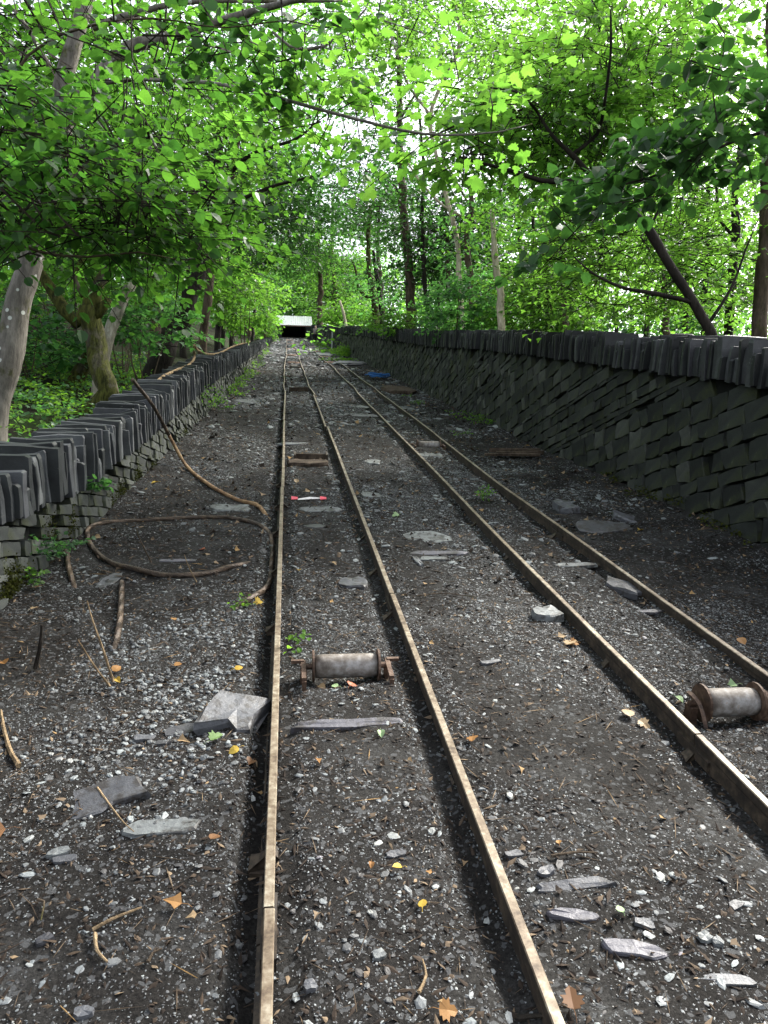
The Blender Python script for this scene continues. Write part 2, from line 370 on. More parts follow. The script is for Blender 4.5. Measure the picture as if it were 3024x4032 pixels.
# ground: one sheet
xs = np.unique(np.r_[np.linspace(-140, -12, 14), np.linspace(-12, -2.4, 24), np.arange(-2.4, 4.6, .034), np.linspace(4.6, 14, 22), np.linspace(14, 140, 14)])
ys = [-60, -40, -25, -15, -8, -4, -2, -.5, .3, .8]
y = .8
while y < 260: y += max(.028, y * .0125) if y < 30 else y * .03; ys.append(y)
ys = np.array(ys)
X, Y = np.meshgrid(xs, ys); Zg = gz(X, Y)
V = np.stack([X, Y, Zg], -1).reshape(-1, 3); nx = len(xs)
i = (np.arange(len(ys) - 1)[:, None] * nx + np.arange(nx - 1)[None]).ravel()
F = np.stack([i, i + 1, i + 1 + nx, i + nx], -1)
me = mesh_np('ground', V, F, smooth=True); me.materials.append(MATS['soil']); me.materials.append(MATS['forest_floor'])
cx = V[F].mean(1); mi = ((cx[:, 0] < xl(cx[:, 1]) - .3) | (cx[:, 0] > xr(cx[:, 1]) + .3) | (cx[:, 1] > 99)).astype(np.int32)
me.polygons.foreach_set('material_index', mi)
gobj = link('ground', me, None); tag(gobj, 'dark trackbed soil with woodland floor either side', kind='structure')

# ---------------------------------------------------------------- rails
HEAD = [(-.015, .058), (-.012, .062), (.012, .062), (.015, .058), (.015, .03), (.012, .02), (.012, -.052), (.035, -.06), (.035, -.07), (-.035, -.07), (-.035, -.06), (-.012, -.052), (-.012, .02), (-.015, .03)]
def rail_line(k, y):
    x0 = [-.05, .612, 1.62, 2.2][k]
    wob = (vn(y * .45, 0 * y, 0, 40 + k // 2) - .5) * 2 * np.clip((y - 9) / 14, 0, 1) * .05 * np.clip(1.3 - y / 110, 0, 1)
    base = [np.interp(y, [0, 12, 20, 28, 40, 96], [0, 0, -.012, -.045, -.02, 0]), np.interp(y, [0, 8, 14, 22, 30, 68, 96], [0, .008, .02, -.03, -.05, -.1, -.1]),
            np.interp(y, [0, 3.5, 6, 13, 25, 45, 96], [.02, -.01, 0, .035, .10, .02, -.1]), np.interp(y, [0, 3, 4.3, 7.5, 13, 25, 45, 96], [.07, .07, .04, -.02, .02, .05, -.1, -.2])][k]
    zz = (vn(y * .35, 0 * y, 0, 50 + k) - .5) * .02
    return x0 + base + wob, zz
def chair_mesh():
    mb = MB()
    mb.add(*box((0, 0, -.056), (.13, .09, .014)))
    for s in (-1, 1):
        prof = [(.013, .0), (.018, -.006), (.026, -.02), (.04, -.034), (.058, -.042), (.07, -.045), (.07, -.056), (.013, -.056)]
        n = len(prof)
        V = [(s * px, yy * (.3 + 5.5 * px), pz) for yy in (-.06, .06) for px, pz in prof]
        F = [tuple(range(n)), tuple(range(2 * n - 1, n - 1, -1))] + [(i, (i + 1) % n, n + (i + 1) % n, n + i) for i in range(n)]
        mb.add(V, F)
    return mb
CH = mesh_np('rail_chair', np.vstack(chair_mesh().V), np.vstack(chair_mesh().F)); CH.materials.append(MATS['rail_side'])
rl = ['tan weathered iron rail, leftmost of the four, beside the coiled cable', 'tan weathered iron rail with an offset joint, second of the four from the left',
      'dark-sided iron rail, third from the left, inner rail of the overgrown track', 'dark-sided iron rail nearest the tall slate wall, rightmost of the four']
jy = [[1.0, 1.78, 7.3, 12.6, 18, 24, 31, 40, 52, 66, 97], [1.0, 4.25, 11.9, 17.5, 23, 30, 40, 52, 66, 97], [1.2, 2.55, 8.8, 14, 20, 28, 38, 50, 70, 96.5], [1.6, 5.8, 11.2, 17, 24, 34, 46, 62, 96.5]]
for k in range(4):
    root = empty('rail', (RAILX[k], 0, 0), rl[k], 'rail')
    for a, (y0, y1) in enumerate(zip(jy[k][:-1], jy[k][1:])):
        y0s = -2.0 if a == 0 else y0 + .004
        n = int(max(4, (y1 - y0s) / (.12 if y1 < 30 else .4))); yy = np.linspace(y0s, y1 - .004, n); xx, zz = rail_line(k, yy)
        for sd_ in (-1, 1):
            if 0 < a < 7: MB().add(*box((rail_line(k, np.array([y0]))[0][0] - RAILX[k] + sd_ * .017, y0, rail_line(k, np.array([y0]))[1][0] - .012), (.009, .24, .04), j=.001)).build('fishplate', 'rail_side', root)
        off = rng.uniform(-.004, .004); 
        if k == 1 and abs(y0 - 4.25) < .01: off = 0
        if k == 1 and abs(y0 - 11.9) < .01: off = -.03
        pr = np.array(HEAD); m_ = len(pr)
        V = np.stack([xx[:, None] + off + pr[None, :, 0] - RAILX[k], np.repeat(yy[:, None], m_, 1), zz[:, None] + pr[None, :, 1] + rng.uniform(-.002, .002)], -1).reshape(-1, 3)
        i = np.arange(n - 1)[:, None] * m_; q = np.arange(m_)[None]; q2 = (q + 1) % m_
        F = [tuple(f) for f in np.stack([i + q, i + m_ + q, i + m_ + q2, i + q2], -1).reshape(-1, 4)] + [tuple(range(m_)), tuple(range(n * m_ - 1, n * m_ - m_ - 1, -1))]
        me = bpy.data.meshes.new('rail_length'); me.from_pydata([tuple(v) for v in V], [], F); me.shade_flat()
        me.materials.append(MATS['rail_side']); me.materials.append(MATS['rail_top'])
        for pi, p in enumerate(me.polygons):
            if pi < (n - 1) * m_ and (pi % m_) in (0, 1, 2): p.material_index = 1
        link('rail_length', me, None, root)
    yy = 1.28 + [.35, .1, .25, .1][k]
    if k == 0: yy = 2.1
    while yy < 60:
        xx, zz = rail_line(k, np.array([yy])); o = link('rail_chair', CH, None, root)
        o.location = (xx[0] - RAILX[k], yy, zz[0] - .002); o.rotation_euler = (0, 0, rng.uniform(-.08, .08)); yy += rng.uniform(.8, 1.05)

# ---------------------------------------------------------------- cable rollers
def disc_tube(x0, x1, r, sides=24): return tube(np.array([(x0, 0, 0), ((x0 + x1) / 2, 0, 0), (x1, 0, 0)]), r, sides)
def roller(loc, L, r, label, curved=False, lod=24):
    root = empty('cable_roller', loc, label, 'cable roller', 'cable rollers between the rails')
    xs_ = np.linspace(-L / 2, L / 2, 9); prof = np.array([.93, 1, 1, 1, 1, 1, 1, 1, .93]) * r
    dr = MB().add(*tube(np.c_[xs_, 0 * xs_, 0 * xs_], prof, lod)).build('drum', 'roller_iron', root, smooth=True)
    for s in (-1, 1):
        MB().add(*disc_tube(s * (L / 2 + .004), s * (L / 2 + .014), r * 1.36, lod)).build('flange', 'rust_iron', dr)
    MB().add(*disc_tube(-L / 2 - .07, L / 2 + .07, .014, 10)).build('axle', 'rust_iron', root)
    for s in (-1, 1):
        mb = MB(); x = s * (L / 2 + .055)
        if curved:
            c = smooth_path([(x - s * .0, .04, .03), (x + .0, .0, .035), (x + s * -.005, -.05, .02), (x + s * .0, -.1, -.01), (x, -.13, -.05)], .02)
            V, F = tube(c, .011, 4); mb.add(V, F)
        else:
            mb.add(*box((x, -.055, .0), (.02, .19, .03), j=.001)); mb.add(*box((x + s * .028, .035, .012), (.06, .022, .014), j=.001)); mb.add(*box((x, -.15, -.035), (.02, .02, .07)))
        mb.add(*box((x, 0, -.06), (.03, .06, .1)))
        mb.build('bracket', 'rust_iron', root)
    return root
roller((.275, 3.33, .035), .29, .056, 'large rusty cable roller nearest the camera between the first pair of rails')
roller((1.935, 2.86, .035), .235, .062, 'brown cable roller with curved iron strap cut by the right edge of the photo', True)
roller((1.945, 10.35, .02), .30, .06, 'dull grey cable roller between the overgrown pair of rails, beside the broken planks')
roller((.26, 24.2, .03), .30, .075, 'pale cable roller before a flat slate between the wavy rails', lod=14)
roller((.25, 29.5, .03), .30, .075, 'dark cable roller just beyond the pale one between the wavy rails', lod=14)
roller((1.96, 27.5, .02), .32, .07, 'brown cable roller beside the pale slabs of the overgrown track', lod=14)
def frame_thing(loc, w_, h_, label):
    root = empty('roller_frame', loc, label, 'roller frame')
    MB().add(*box((0, 0, h_ / 2), (w_, .035, h_), j=.004)).build('board', 'wood_old', root)
    MB().add(*box((0, -.17, .005), (w_ * .95, .03, .03), j=.004)).build('crossbar', 'rust_iron', root)
    for s in (-1, 1):
        mb = MB(); mb.add(*box((s * (w_ / 2 + .012), -.07, h_ + .012), (.022, .24, .016))); mb.add(*box((s * (w_ / 2 + .012), -.19, h_ / 2), (.022, .018, h_ + .02)))
        mb.add(*box((s * (w_ / 2 + .012), .05, h_ / 2), (.022, .018, h_ + .02))); mb.build('bracket', 'post_rust' if False else 'rail_side', root)
frame_thing((.28, 9.25, -.02), .36, .09, 'empty roller frame of dark board and iron hooks, behind a wooden sleeper')
frame_thing((.27, 18.9, -.02), .42, .13, 'empty roller frame with brown board, far up between the wavy rails')

# ---------------------------------------------------------------- slate slabs, blocks, sleepers
def slab_mesh(w_, d_, t_, seed, n=12, jag=.16, tilt=(0, 0)):
    r = np.random.default_rng(seed); a = (np.arange(n) + r.uniform(-.3, .3, n)) / n * 2 * math.pi
    ca, sa = np.cos(a), np.sin(a); k = 1 / np.maximum(np.abs(ca), np.abs(sa)) ** .95
    R = k * r.uniform(1 - jag, 1 + jag, n) * .5
    top = np.c_[ca * R * w_, sa * R * d_]; V = []
    for sc_, z in ((1.0, 0), (1.04, t_ * .35), (1.02, t_ * .8), (.96, t_)):
        q = top * sc_ + r.uniform(-.03, .03, top.shape) * min(w_, d_); V += [(p[0], p[1], z + r.uniform(-.12, .12) * t_) for p in q]
    V.append((0, 0, t_ * 1.0)); V = np.array(V); V[:, 2] += V[:, 0] * tilt[0] + V[:, 1] * tilt[1]
    F = [tuple(range(n - 1, -1, -1))]
    for l in range(3): F += [(l * n + i, l * n + (i + 1) % n, (l + 1) * n + (i + 1) % n, (l + 1) * n + i) for i in range(n)]
    F += [(3 * n + i, 3 * n + (i + 1) % n, 4 * n) for i in range(n)]
    return V, F
def slab(dx, dy, wpx, hpx, t_, rot, mat, label, name='slate_slab', cat='slate', sink=.62, tilt=(0, 0), jag=.16, group=None, seed=None):
    p = gr(dx, dy); D = p[1]; w_ = wpx * (D + .25) / FPX; d_ = max(hpx * D * (D + .3) / (FPX * CAMH) - t_ * .6, .03)
    z = float(gz(p[0], p[1])) - t_ * sink
    V, F = slab_mesh(w_, d_, t_, seed if seed else int(dx * 7 + dy), jag=jag, tilt=tilt)
    o = MB().add(V, F).build(name, mat); o.location = (p[0], p[1], z); o.rotation_euler = (0, 0, rot); return tag(o, label, cat, group)
S = slab
S(512, 1550, 108, 78, .06, -.35, 'slab_slate', 'large jagged blue-grey slate block against the leftmost rail', 'slate_block', sink=.3, tilt=(-.3, .1), jag=.42, seed=8)
S(350, 1786, 150, 40, .022, .05, 'pale_slate', 'flat pale grey slate slab lying left of the leftmost rail, near the lower left', jag=.12)
S(212, 1722, 165, 75, .035, .35, 'slab_slate', 'broken grey slate half buried in soil, further back than the flat pale slab', tilt=(.15, 0), jag=.35)
S(755, 1567, 232, 24, .035, .02, 'purple_slate', 'long purple-grey slate sleeper just in front of the nearest roller', 'slate_sleeper', 'sleeper', jag=.1)
S(760, 1263, 62, 24, .05, 0, 'slab_slate', 'squared grey stone between the first pair of rails, beyond the nearest roller', 'slate_block', jag=.1)
S(922, 1160, 102, 26, .02, .05, 'pale_slate', 'pale flat slate between the two tracks, beyond the narrow long slates')
S(948, 1196, 125, 9, .02, .02, 'purple_slate', 'thin long purple slate lying across the gap between the two tracks')
S(935, 1208, 62, 9, .02, .02, 'pale_slate', 'short pale slate strip touching the thin long purple slate')
S(903, 1214, 13, 20, .03, .1, 'slab_slate', 'small upright slate wedge at the end of the short pale strip')
S(1240, 1985, 110, 38, .02, -.25, 'purple_slate', 'smooth purple slate flush in the soil, lower right, left piece of two')
S(1372, 2062, 135, 58, .03, -.3, 'purple_slate', 'layered purple slate in the lower right, biggest of the purple pieces', jag=.25)
S(1572, 2128, 135, 22, .02, -.12, 'slab_slate', 'long blue-grey slate blade at the lower right corner')
S(1250, 1922, 160, 14, .025, -.02, 'slab_slate', 'rough ridge of grey slate standing out of a gravel mound, lower right', jag=.4, tilt=(.05, .2))
S(1180, 1335, 58, 26, .05, .1, 'pale_slate', 'pale grey slate block against the third rail from the left', 'slate_block', sink=.2)
S(1345, 1270, 48, 40, .07, .3, 'slab_slate', 'mossy grey stone inside the overgrown track, by an iron rail chair', 'slate_block', sink=.2, jag=.25)
S(1300, 1140, 115, 20, .04, .05, 'slab_slate', 'wide flat dark slate between the rightmost rail and the tall wall', tilt=(0, .1))
S(1355, 1122, 60, 16, .05, -.4, 'slab_slate', 'tilted dark slate leaning toward the wall foot, behind the wide flat one', tilt=(-.3, 0))
S(1218, 1100, 45, 22, .08, 0, 'slab_slate', 'chunky grey stone just right of the rightmost rail', 'slate_block', sink=.2)
S(665, 1004, 84, 10, .06, -.03, 'wood_old', 'grey wooden sleeper lying before the empty roller frame', 'wooden_sleeper', 'sleeper', jag=.04, sink=.3)
S(690, 1099, 92, 10, .02, .02, 'slab_slate', 'thin slate sleeper behind the red and white tape', 'slate_sleeper', 'sleeper')
S(680, 1078 + 60, 40, 8, .015, .1, 'dark_slate', 'small dark slate chip between the first pair of rails, before the tape')
S(800, 1068, 36, 12, .02, .1, 'pale_slate', 'pale slate flake in the middle, between the two tracks')
S(805, 997, 34, 8, .02, -.1, 'pale_slate', 'white slate flake between the tracks, level with the wooden sleeper')
S(860, 846, 0.1 + 62, 11, .11, 0, 'wood_old', 'squat brown timber block right of the overgrown track', 'timber_block', 'timber', jag=.04, sink=.1)
S(1245, 1221, 92, 9, .02, .08, 'pale_slate', 'pale narrow slate sleeper inside the overgrown track', 'slate_sleeper', 'sleeper')
S(1390, 1322, 95, 9, .02, .06, 'purple_slate', 'white-edged slate sleeper under the rightmost rail', 'slate_sleeper', 'sleeper')
S(390, 1209, 84, 6, .02, -.05, 'purple_slate', 'straight pale slate sliver lying inside the cable loop')
S(238, 1248, 32, 32, .015, -.2, 'slab_slate', 'upright-looking flat slate flake by the buried cable end')
S(392, 1572, 62, 28, .02, .3, 'slab_slate', 'flat grey slate flake left of the large jagged block')
S(312, 1588, 42, 16, .02, 0, 'slab_slate', 'oval grey slate piece left of the flat flake')
S(350, 1590 + 10, 26, 12, .02, .2, 'dark_slate', 'dark little slate slip below the flat flakes')
S(500, 1095, 80, 14, .03, -.08, 'pale_slate', 'pale slate near the foot of the hanging cable')
S(1110, 1850, 40, 18, .02, .2, 'slab_slate', 'small grey slate just right of the second rail, lower part')
S(1180, 1955 - 65, 45, 26, .03, .4, 'slab_slate', 'dark faceted stone right of the second rail, lower part', 'slate_block')
S(125, 1835, 42, 22, .03, .3, 'pale_slate', 'pale rounded stone in the lower left', 'slate_block')
S(140, 1850, 52, 18, .02, .1, 'slab_slate', 'purplish flat stone touching the pale rounded stone, lower left')
S(95, 2020, 34, 26, .03, .5, 'slab_slate', 'dark angular stone near the left bottom corner', 'slate_block')
S(180, 2185, 44, 26, .03, .1, 'slab_slate', 'grey stone at the bottom edge, left', 'slate_block')
S(670, 1960 + 160, 30, 30, .03, .1, 'slab_slate', 'grey chunk leaning on the leftmost rail at the bottom', 'slate_block')
S(820, 2120 - 60, 28, 20, .02, .3, 'pale_slate', 'small pale stone between the first rails near the bottom')
S(855, 1842, 46, 24, .02, .2, 'slab_slate', 'grey flake partly under brown leaves between the first rails')
S(850, 800 + 20, 60, 6, .12, 0, 'dark_slate', 'dark plank-like slate near the blue rope') if False else None
S(1390, 1985 + 20, 44, 20, .02, -.4, 'slab_slate', 'grey stone flake above the layered purple slate')
S(1520, 2040, 32, 20, .03, .2, 'pale_slate', 'cream rounded stone, left of a white one, lower right', 'slate_block')
S(1548, 2048, 24, 22, .03, .1, 'pale_slate', 'white rounded stone right of the cream one, lower right', 'slate_block')
S(1590, 1900 + 60, 40, 16, .02, .4, 'slab_slate', 'flat stone near the right edge, lower right')
S(1060, 1435, 50, 10, .02, .2, 'slab_slate', 'thin grey flake in the middle of the gap between the tracks')
S(640, 958, 70, 5, .03, 0, 'slab_slate', 'narrow slate sleeper behind the empty roller frame', 'slate_sleeper', 'sleeper')
S(742, 838 - 10, 46, 5, .04, 0, 'slab_slate', 'slate slab between tracks, level with the far roller frame')
S(775, 835 + 45, 40, 5, .02, 0, 'pale_slate', 'pale slab right of the wavy rail, mid distance')
S(620, 868, 60, 6, .02, .1, 'pale_slate', 'pale slab left-centre far up the trackbed') if False else None
S(545, 868, 66, 7, .02, .1, 'pale_slate', 'pale worn slab left of the wavy rail in the mid distance')
S(925, 925 + 60, 60, 7, .02, .1, 'pale_slate', 'long pale slab before the dull grey roller')
S(870, 870 + 10, 48, 6, .02, .1, 'pale_slate', 'pale slab inside the overgrown track, mid distance')
S(790, 880 + 20, 50, 5, .02, .1, 'slab_slate', 'thin slab between the tracks, mid distance')
for kk, (dx, dy, wp) in enumerate([(762, 787, 60), (700, 768, 34)]):
    S(dx, dy, wp, 5, .12, 0, 'dark_slate', ['stack of black slate slabs by the tall wall beyond the blue rope', 'dark slab lying in the weeds before the distant wall'][kk], sink=.1)
# far sleepers like ladder rungs
for kk, yy in enumerate([33, 37, 41, 46, 51, 57, 64, 72, 80, 88]):
    o = MB().add(*slab_mesh(.5, .28, .06, 300 + kk, jag=.1)).build('slate_sleeper', 'pale_slate' if kk % 2 else 'fascia'); o.location = (.24 - .03 * kk / 9, yy, -.01)
    tag(o, 'brownish-pale sleeper, a ladder-like rung in the far part of the first track', 'sleeper', 'far rungs of the first track')
for kk, yy in enumerate([34, 40, 48, 58]):
    o = MB().add(*slab_mesh(.55, .3, .06, 340 + kk, jag=.1)).build('slate_sleeper', 'fascia'); o.location = (1.9 - .1 * kk / 4, yy, -.01)
    tag(o, 'weedy brown sleeper, a far rung of the overgrown track', 'sleeper', 'far rungs of the overgrown track')
# broken planks right of the overgrown track
root = empty('broken_planks', (2.95, 9.6, .02), 'rotten black planks lying between the rightmost rail and the wall', 'planks')
for a in range(4):
    MB().add(*box((rng.uniform(-.1, .1), a * .07 - .1, .02 + .01 * a), (rng.uniform(.5, .95), .05, .035), rz=rng.uniform(-.12, .12), j=.008)).build('plank', 'wood_old', root)

# ---------------------------------------------------------------- walls
def wall_stone(y, z, wu, hv, th, side, face, seed):
    """one face stone; returns vertices (incline frame) and faces; side=+1 looks towards +X"""
    r = np.random.default_rng(seed); hu, hh = wu / 2, hv / 2; sh = r.uniform(-.25, .25) * hh
    o = np.array([(-hu, -hh), (0, -hh), (hu, -hh), (hu, 0), (hu, hh), (0, hh), (-hu, hh), (-hu, 0)])
    j = np.array([.12, .06, .12, .08, .12, .06, .12, .08])[:, None] * r.uniform(-1, 1, (8, 2)) * [min(wu, .16), hv] * 1.1
    o = o + j; o[:, 0] += o[:, 1] / max(hh, .01) * sh
    c, s = math.cos(th), math.sin(th)
    k_ = .55 if side < 0 else 1; pr = k_ * (r.uniform(.0, .028) if r.random() > .12 else r.uniform(.03, .055))
    rings = []
    for sc_, dx_ in ((1.0, -.12), (1.0, pr - .006), (.95, pr)):
        q = o * sc_; yy = y + q[:, 0] * c + q[:, 1] * s; zz = z - q[:, 0] * s + q[:, 1] * c
        tl = (q[:, 0] * r.uniform(-.08, .08) + q[:, 1] * r.uniform(-.08, .08)) if dx_ > -.1 else 0
        rings.append(np.c_[face(yy, zz) + side * (dx_ + tl), yy, zz])
    V = np.vstack(rings + [rings[2].mean(0)[None]]); n = 8; F = []
    for l in range(2): F += [(l * n + i, l * n + (i + 1) % n, (l + 1) * n + (i + 1) % n, (l + 1) * n + i) for i in range(n)]
    F += [(2 * n + i, 2 * n + (i + 1) % n, 3 * n) for i in range(n)]
    return V, F
def coping_stone(y, z0, xc, wx, hz, t_, lean, yaw, side, seed):
    r = np.random.default_rng(seed); hx = wx / 2
    o = np.array([(-hx, 0), (0, 0), (hx, 0), (hx, hz * .5), (hx, hz * .95), (hx * .95, hz), (0, hz), (-hx * .95, hz), (-hx, hz * .93), (-hx, hz * .45)])
    o = o + r.uniform(-1, 1, o.shape) * [wx * .02, hz * .035]
    if r.random() < .3: o[6:9, 1] -= r.uniform(.02, .09) * (1 if side > 0 else .5)
    if r.random() < .3: o[4:6, 1] -= r.uniform(.01, .06)
    n = len(o); V = []
    for s, sc_ in (((-1, .985), (-.9, 1), (.9, 1), (1, .985)) if y < 17 else ((-1, 1), (1, 1))):
        q = (o - [0, hz / 2]) * sc_ + [0, hz / 2]
        yy = s * t_ / 2 * (1 - .25 * r.random() * q[:, 1] / hz) + q[:, 1] * math.tan(lean) + q[:, 0] * math.tan(yaw)
        V.append(np.c_[xc + q[:, 0], y + yy, z0 + q[:, 1]])
    K_ = len(V); V = np.vstack(V); F = [tuple(range(n)), tuple(range(K_ * n - 1, (K_ - 1) * n - 1, -1))]
    for l in range(K_ - 1): F += [(l * n + i, (l + 1) * n + i, (l + 1) * n + (i + 1) % n, l * n + (i + 1) % n) for i in range(n)]
    return V, F
def make_wall(name, label, side, xface, y0, y1, ztop, zbot, batter, hc, cop_w, tset):
    """side=+1: the face looks towards +X"""
    face = lambda yy, zz: xface(yy) - side * batter * zz
    root = empty(name, (float(xface(5.0)), 5.0, 0), label, 'dry stone wall'); ox = np.array([float(xface(5.0)), 5.0, 0])
    th = math.radians(21 if side < 0 else 15); st = []; c, s = math.cos(th), math.sin(th)
    # courses are level in the world, so they climb towards the camera on the incline
    v = -y1 * 0 + (y0 * s) - .3; vmax = y1 * s + 2.2 * c
    v = y0 * s - .2
    while v < vmax:
        far = (v / s) > 34
        hv = (rng.uniform(.04, .09) if rng.random() < .33 else rng.uniform(.11, .2)) if side < 0 else rng.uniform(.035, .11)
        # u-range where the course crosses the face: z = -u*s + v*c in (zb, zt)
        vc = v + hv / 2
        ua = (vc * c - 1.7) / s; ub = (vc * c + .15) / s; u = ua + rng.uniform(0, .2)
        while u < ub:
            yy = u * c; fa = max(1.0, min(2.2, yy / 22)); wu = (rng.uniform(.11, .36) if side < 0 else rng.uniform(.07, .3)) * fa * (1 if hv > .08 else 1.15); uc = u + wu / 2
            yc = uc * c + vc * s; zc = -uc * s + vc * c
            if y0 < yc < y1 and zbot(yc) - .05 < zc < ztop(yc) - hv * .35 and rng.random() > .012: st.append((yc, zc, wu - .009, hv - .009))
            u += wu
        v += hv
    sizes = []
    for (yc, zc, wu, hv) in st:
        p = to_world([float(xface(yc)), yc, zc]); px, py, d = proj(p)
        ok = d > .5 and -60 < px < 1720 and py < 2300
        sizes.append(-(wu * hv * (abs(float(xface(yc))) / max(yc, .5)) / d ** 2) if ok else 0)
    order = np.argsort(sizes); keep = set(order[:298].tolist()); rest = MB(); sm = 'wall_slate' if side < 0 else 'low_wall_slate'
    for i, (yc, zc, wu, hv) in enumerate(st):
        V, F = wall_stone(yc, zc, wu, hv, th, side, face, i * 13 + int(side) + 900)
        if side < 0: F = [f[::-1] for f in F]
        if i in keep:
            cpt = np.array([face(yc, zc), yc, zc]); me = bpy.data.meshes.new('stone'); me.from_pydata([tuple(q) for q in V - cpt], [], F); me.shade_flat()
            o = link('stone', me, sm, root); o.location = cpt - ox
        else: rest.add(V - ox, F, rng.random())
    o = rest.build('small_stones', sm + '_loose', root); o['kind'] = 'stuff'
    # core
    ysamp = np.r_[np.arange(y0, 12, .5), np.arange(12, y1 + 1, 2)]
    V = []; 
    for yy in ysamp:
        zt, zb = ztop(yy), zbot(yy) - .3; xf = face(yy, 0)
        V += [(xf - side * .045, yy, zb), (face(yy, zt) - side * .045, yy, zt), (xf - side * .42, yy, zt), (xf - side * .42, yy, zb)]
    n = len(ysamp); F = []
    for i in range(n - 1):
        for k in range(4): F.append((i * 4 + k, i * 4 + (k + 1) % 4, i * 4 + 4 + (k + 1) % 4, i * 4 + 4 + k))
    F += [(0, 1, 2, 3), (n * 4 - 1, n * 4 - 2, n * 4 - 3, n * 4 - 4)]
    MB().add(np.array(V) - ox, F).build('core', 'gap_dark', root)
    # coping: slates on edge
    cm = 'coping_slate' if side < 0 else 'low_coping'
    y = y0; cs = []
    while y < y1:
        f = 1 if y < 30 else 1.8
        t_ = tset(y) * f; h = hc(y) * rng.uniform(.82, 1.1)
        if rng.random() < .22: h *= rng.uniform(.5, .75)
        cs.append((y + t_ / 2, t_ * .96, h)); y += t_
    keepn = 0; vis = []
    for i, (yy, t_, h) in enumerate(cs):
        px, py, d = proj(to_world([float(xface(yy)), yy, ztop(yy) + .1])); vis.append(d > .5 and -40 < px < 1700)
    keepc = set([i for i in range(len(cs)) if vis[i]][:298]); rest = MB(); lean = 0
    for i, (yy, t_, h) in enumerate(cs):
        lean = .7 * lean + rng.normal(0, .045); zt = ztop(yy)
        wx = cop_w * rng.uniform(.82, 1.12); xc = face(yy, zt) - side * (cop_w / 2 - .05) + side * rng.uniform(-.015, .03)
        V, F = coping_stone(yy, zt + rng.uniform(-.02, .01), xc, wx, h, t_, lean, rng.normal(0, .04), side, i * 31 + 7)
        if i in keepc:
            cpt = np.array([xc, yy, zt]); me = bpy.data.meshes.new('coping_stone'); me.from_pydata([tuple(q) for q in V - cpt], [], F); me.shade_flat()
            o = link('coping_stone', me, cm, root); o.location = cpt - ox
        else: rest.add(V - ox, F, rng.random())
    o = rest.build('far_coping', cm + '_loose', root); o['kind'] = 'stuff'
    return root
zt_r = lambda y: float(np.interp(y, [-2, 5, 9, 14, 18, 30, 97], [1.24, 1.24, 1.27, 1.27, 1.2, 1.2, 1.15]))
zb_r = lambda y: float(np.interp(y, [0, 60, 75, 97], [0, 0, -.15, -.15]))
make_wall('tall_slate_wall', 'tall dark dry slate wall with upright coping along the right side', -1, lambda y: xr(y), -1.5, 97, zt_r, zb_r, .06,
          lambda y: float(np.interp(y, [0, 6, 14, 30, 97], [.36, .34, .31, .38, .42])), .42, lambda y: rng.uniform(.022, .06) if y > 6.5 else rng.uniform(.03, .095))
ZTL_X = [0, 4.2, 5, 6, 7.7, 10.8, 16, 27, 50, 97]; ZTL = [.48, .48, .42, .33, .38, .44, .52, .45, .3, .25]
zt_l = lambda y: float(np.interp(y, ZTL_X, ZTL))
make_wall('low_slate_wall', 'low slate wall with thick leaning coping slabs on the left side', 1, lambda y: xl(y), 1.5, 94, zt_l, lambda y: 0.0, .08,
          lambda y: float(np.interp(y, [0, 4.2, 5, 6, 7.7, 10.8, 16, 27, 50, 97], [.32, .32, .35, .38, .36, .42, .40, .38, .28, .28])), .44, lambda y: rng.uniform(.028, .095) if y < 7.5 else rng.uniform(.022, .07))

# ---------------------------------------------------------------- shed over the incline
root = empty('tunnel_shed', (.8, 97, 0), 'stone shed with a white sheet roof and black opening at the top of the incline', 'shed')
def pc(name, mat, c, s, **k): return MB().add(*box(np.array(c) - [.8, 97, 0], s, **k)).build(name, mat, root)
for x0, x1 in ((-1.55, -.68), (2.25, 2.98)):
    zz = -.2
    while zz < 1.38:
        h = rng.uniform(.09, .2); x = x0
        while x < x1 - .02:
            ww = min(rng.uniform(.2, .5), x1 - x); pc('stone', 'coping_slate', (x + ww / 2, 97.2 + rng.uniform(-.02, .02), zz + h / 2), (ww - .02, .5, h - .02), j=.01); x += ww
        zz += h
pc('side_wall', 'dark_slate', (-1.1, 103, .6), (.5, 11, 1.7)); pc('side_wall', 'dark_slate', (2.6, 103, .6), (.5, 11, 1.7)); pc('back_wall', 'dark_slate', (.8, 108.6, .6), (4, .3, 1.7))
pc('fascia_board', 'fascia', (.72, 96.85, 1.42), (4.7, .06, .12))
mb = MB(); n = 40
for k in range(n):
    xa, xb = -1.62 + k * 4.62 / n, -1.62 + (k + 1) * 4.62 / n; za, zb_ = (.03 if k % 2 else 0), (0 if k % 2 else .03)
    V = [(xa, 96.75, 1.49 + za), (xb, 96.75, 1.49 + zb_), (xb + .02, 99.6, 2.6 + zb_), (xa + .02, 99.6, 2.6 + za)]
    V += [(a, b_, c_ - .03) for a, b_, c_ in V]; mb.add(np.array(V) - [.8, 97, 0], [(0, 1, 2, 3), (7, 6, 5, 4), (0, 4, 5, 1), (2, 6, 7, 3)] + ([(0, 3, 7, 4)] if k == 0 else []) + ([(1, 5, 6, 2)] if k == n - 1 else []))
mb.build('roof_sheet', 'roof_white', root)
mb = MB(); V = np.array([(-1.6, 99.6, 2.55), (3, 99.6, 2.55), (3, 109, 1.5), (-1.6, 109, 1.5), (-1.6, 99.6, 2.5), (3, 99.6, 2.5), (3, 109, 1.45), (-1.6, 109, 1.45)]) - [.8, 97, 0]
mb.add(V, BOXF).build('rear_roof', 'roof_white', root)
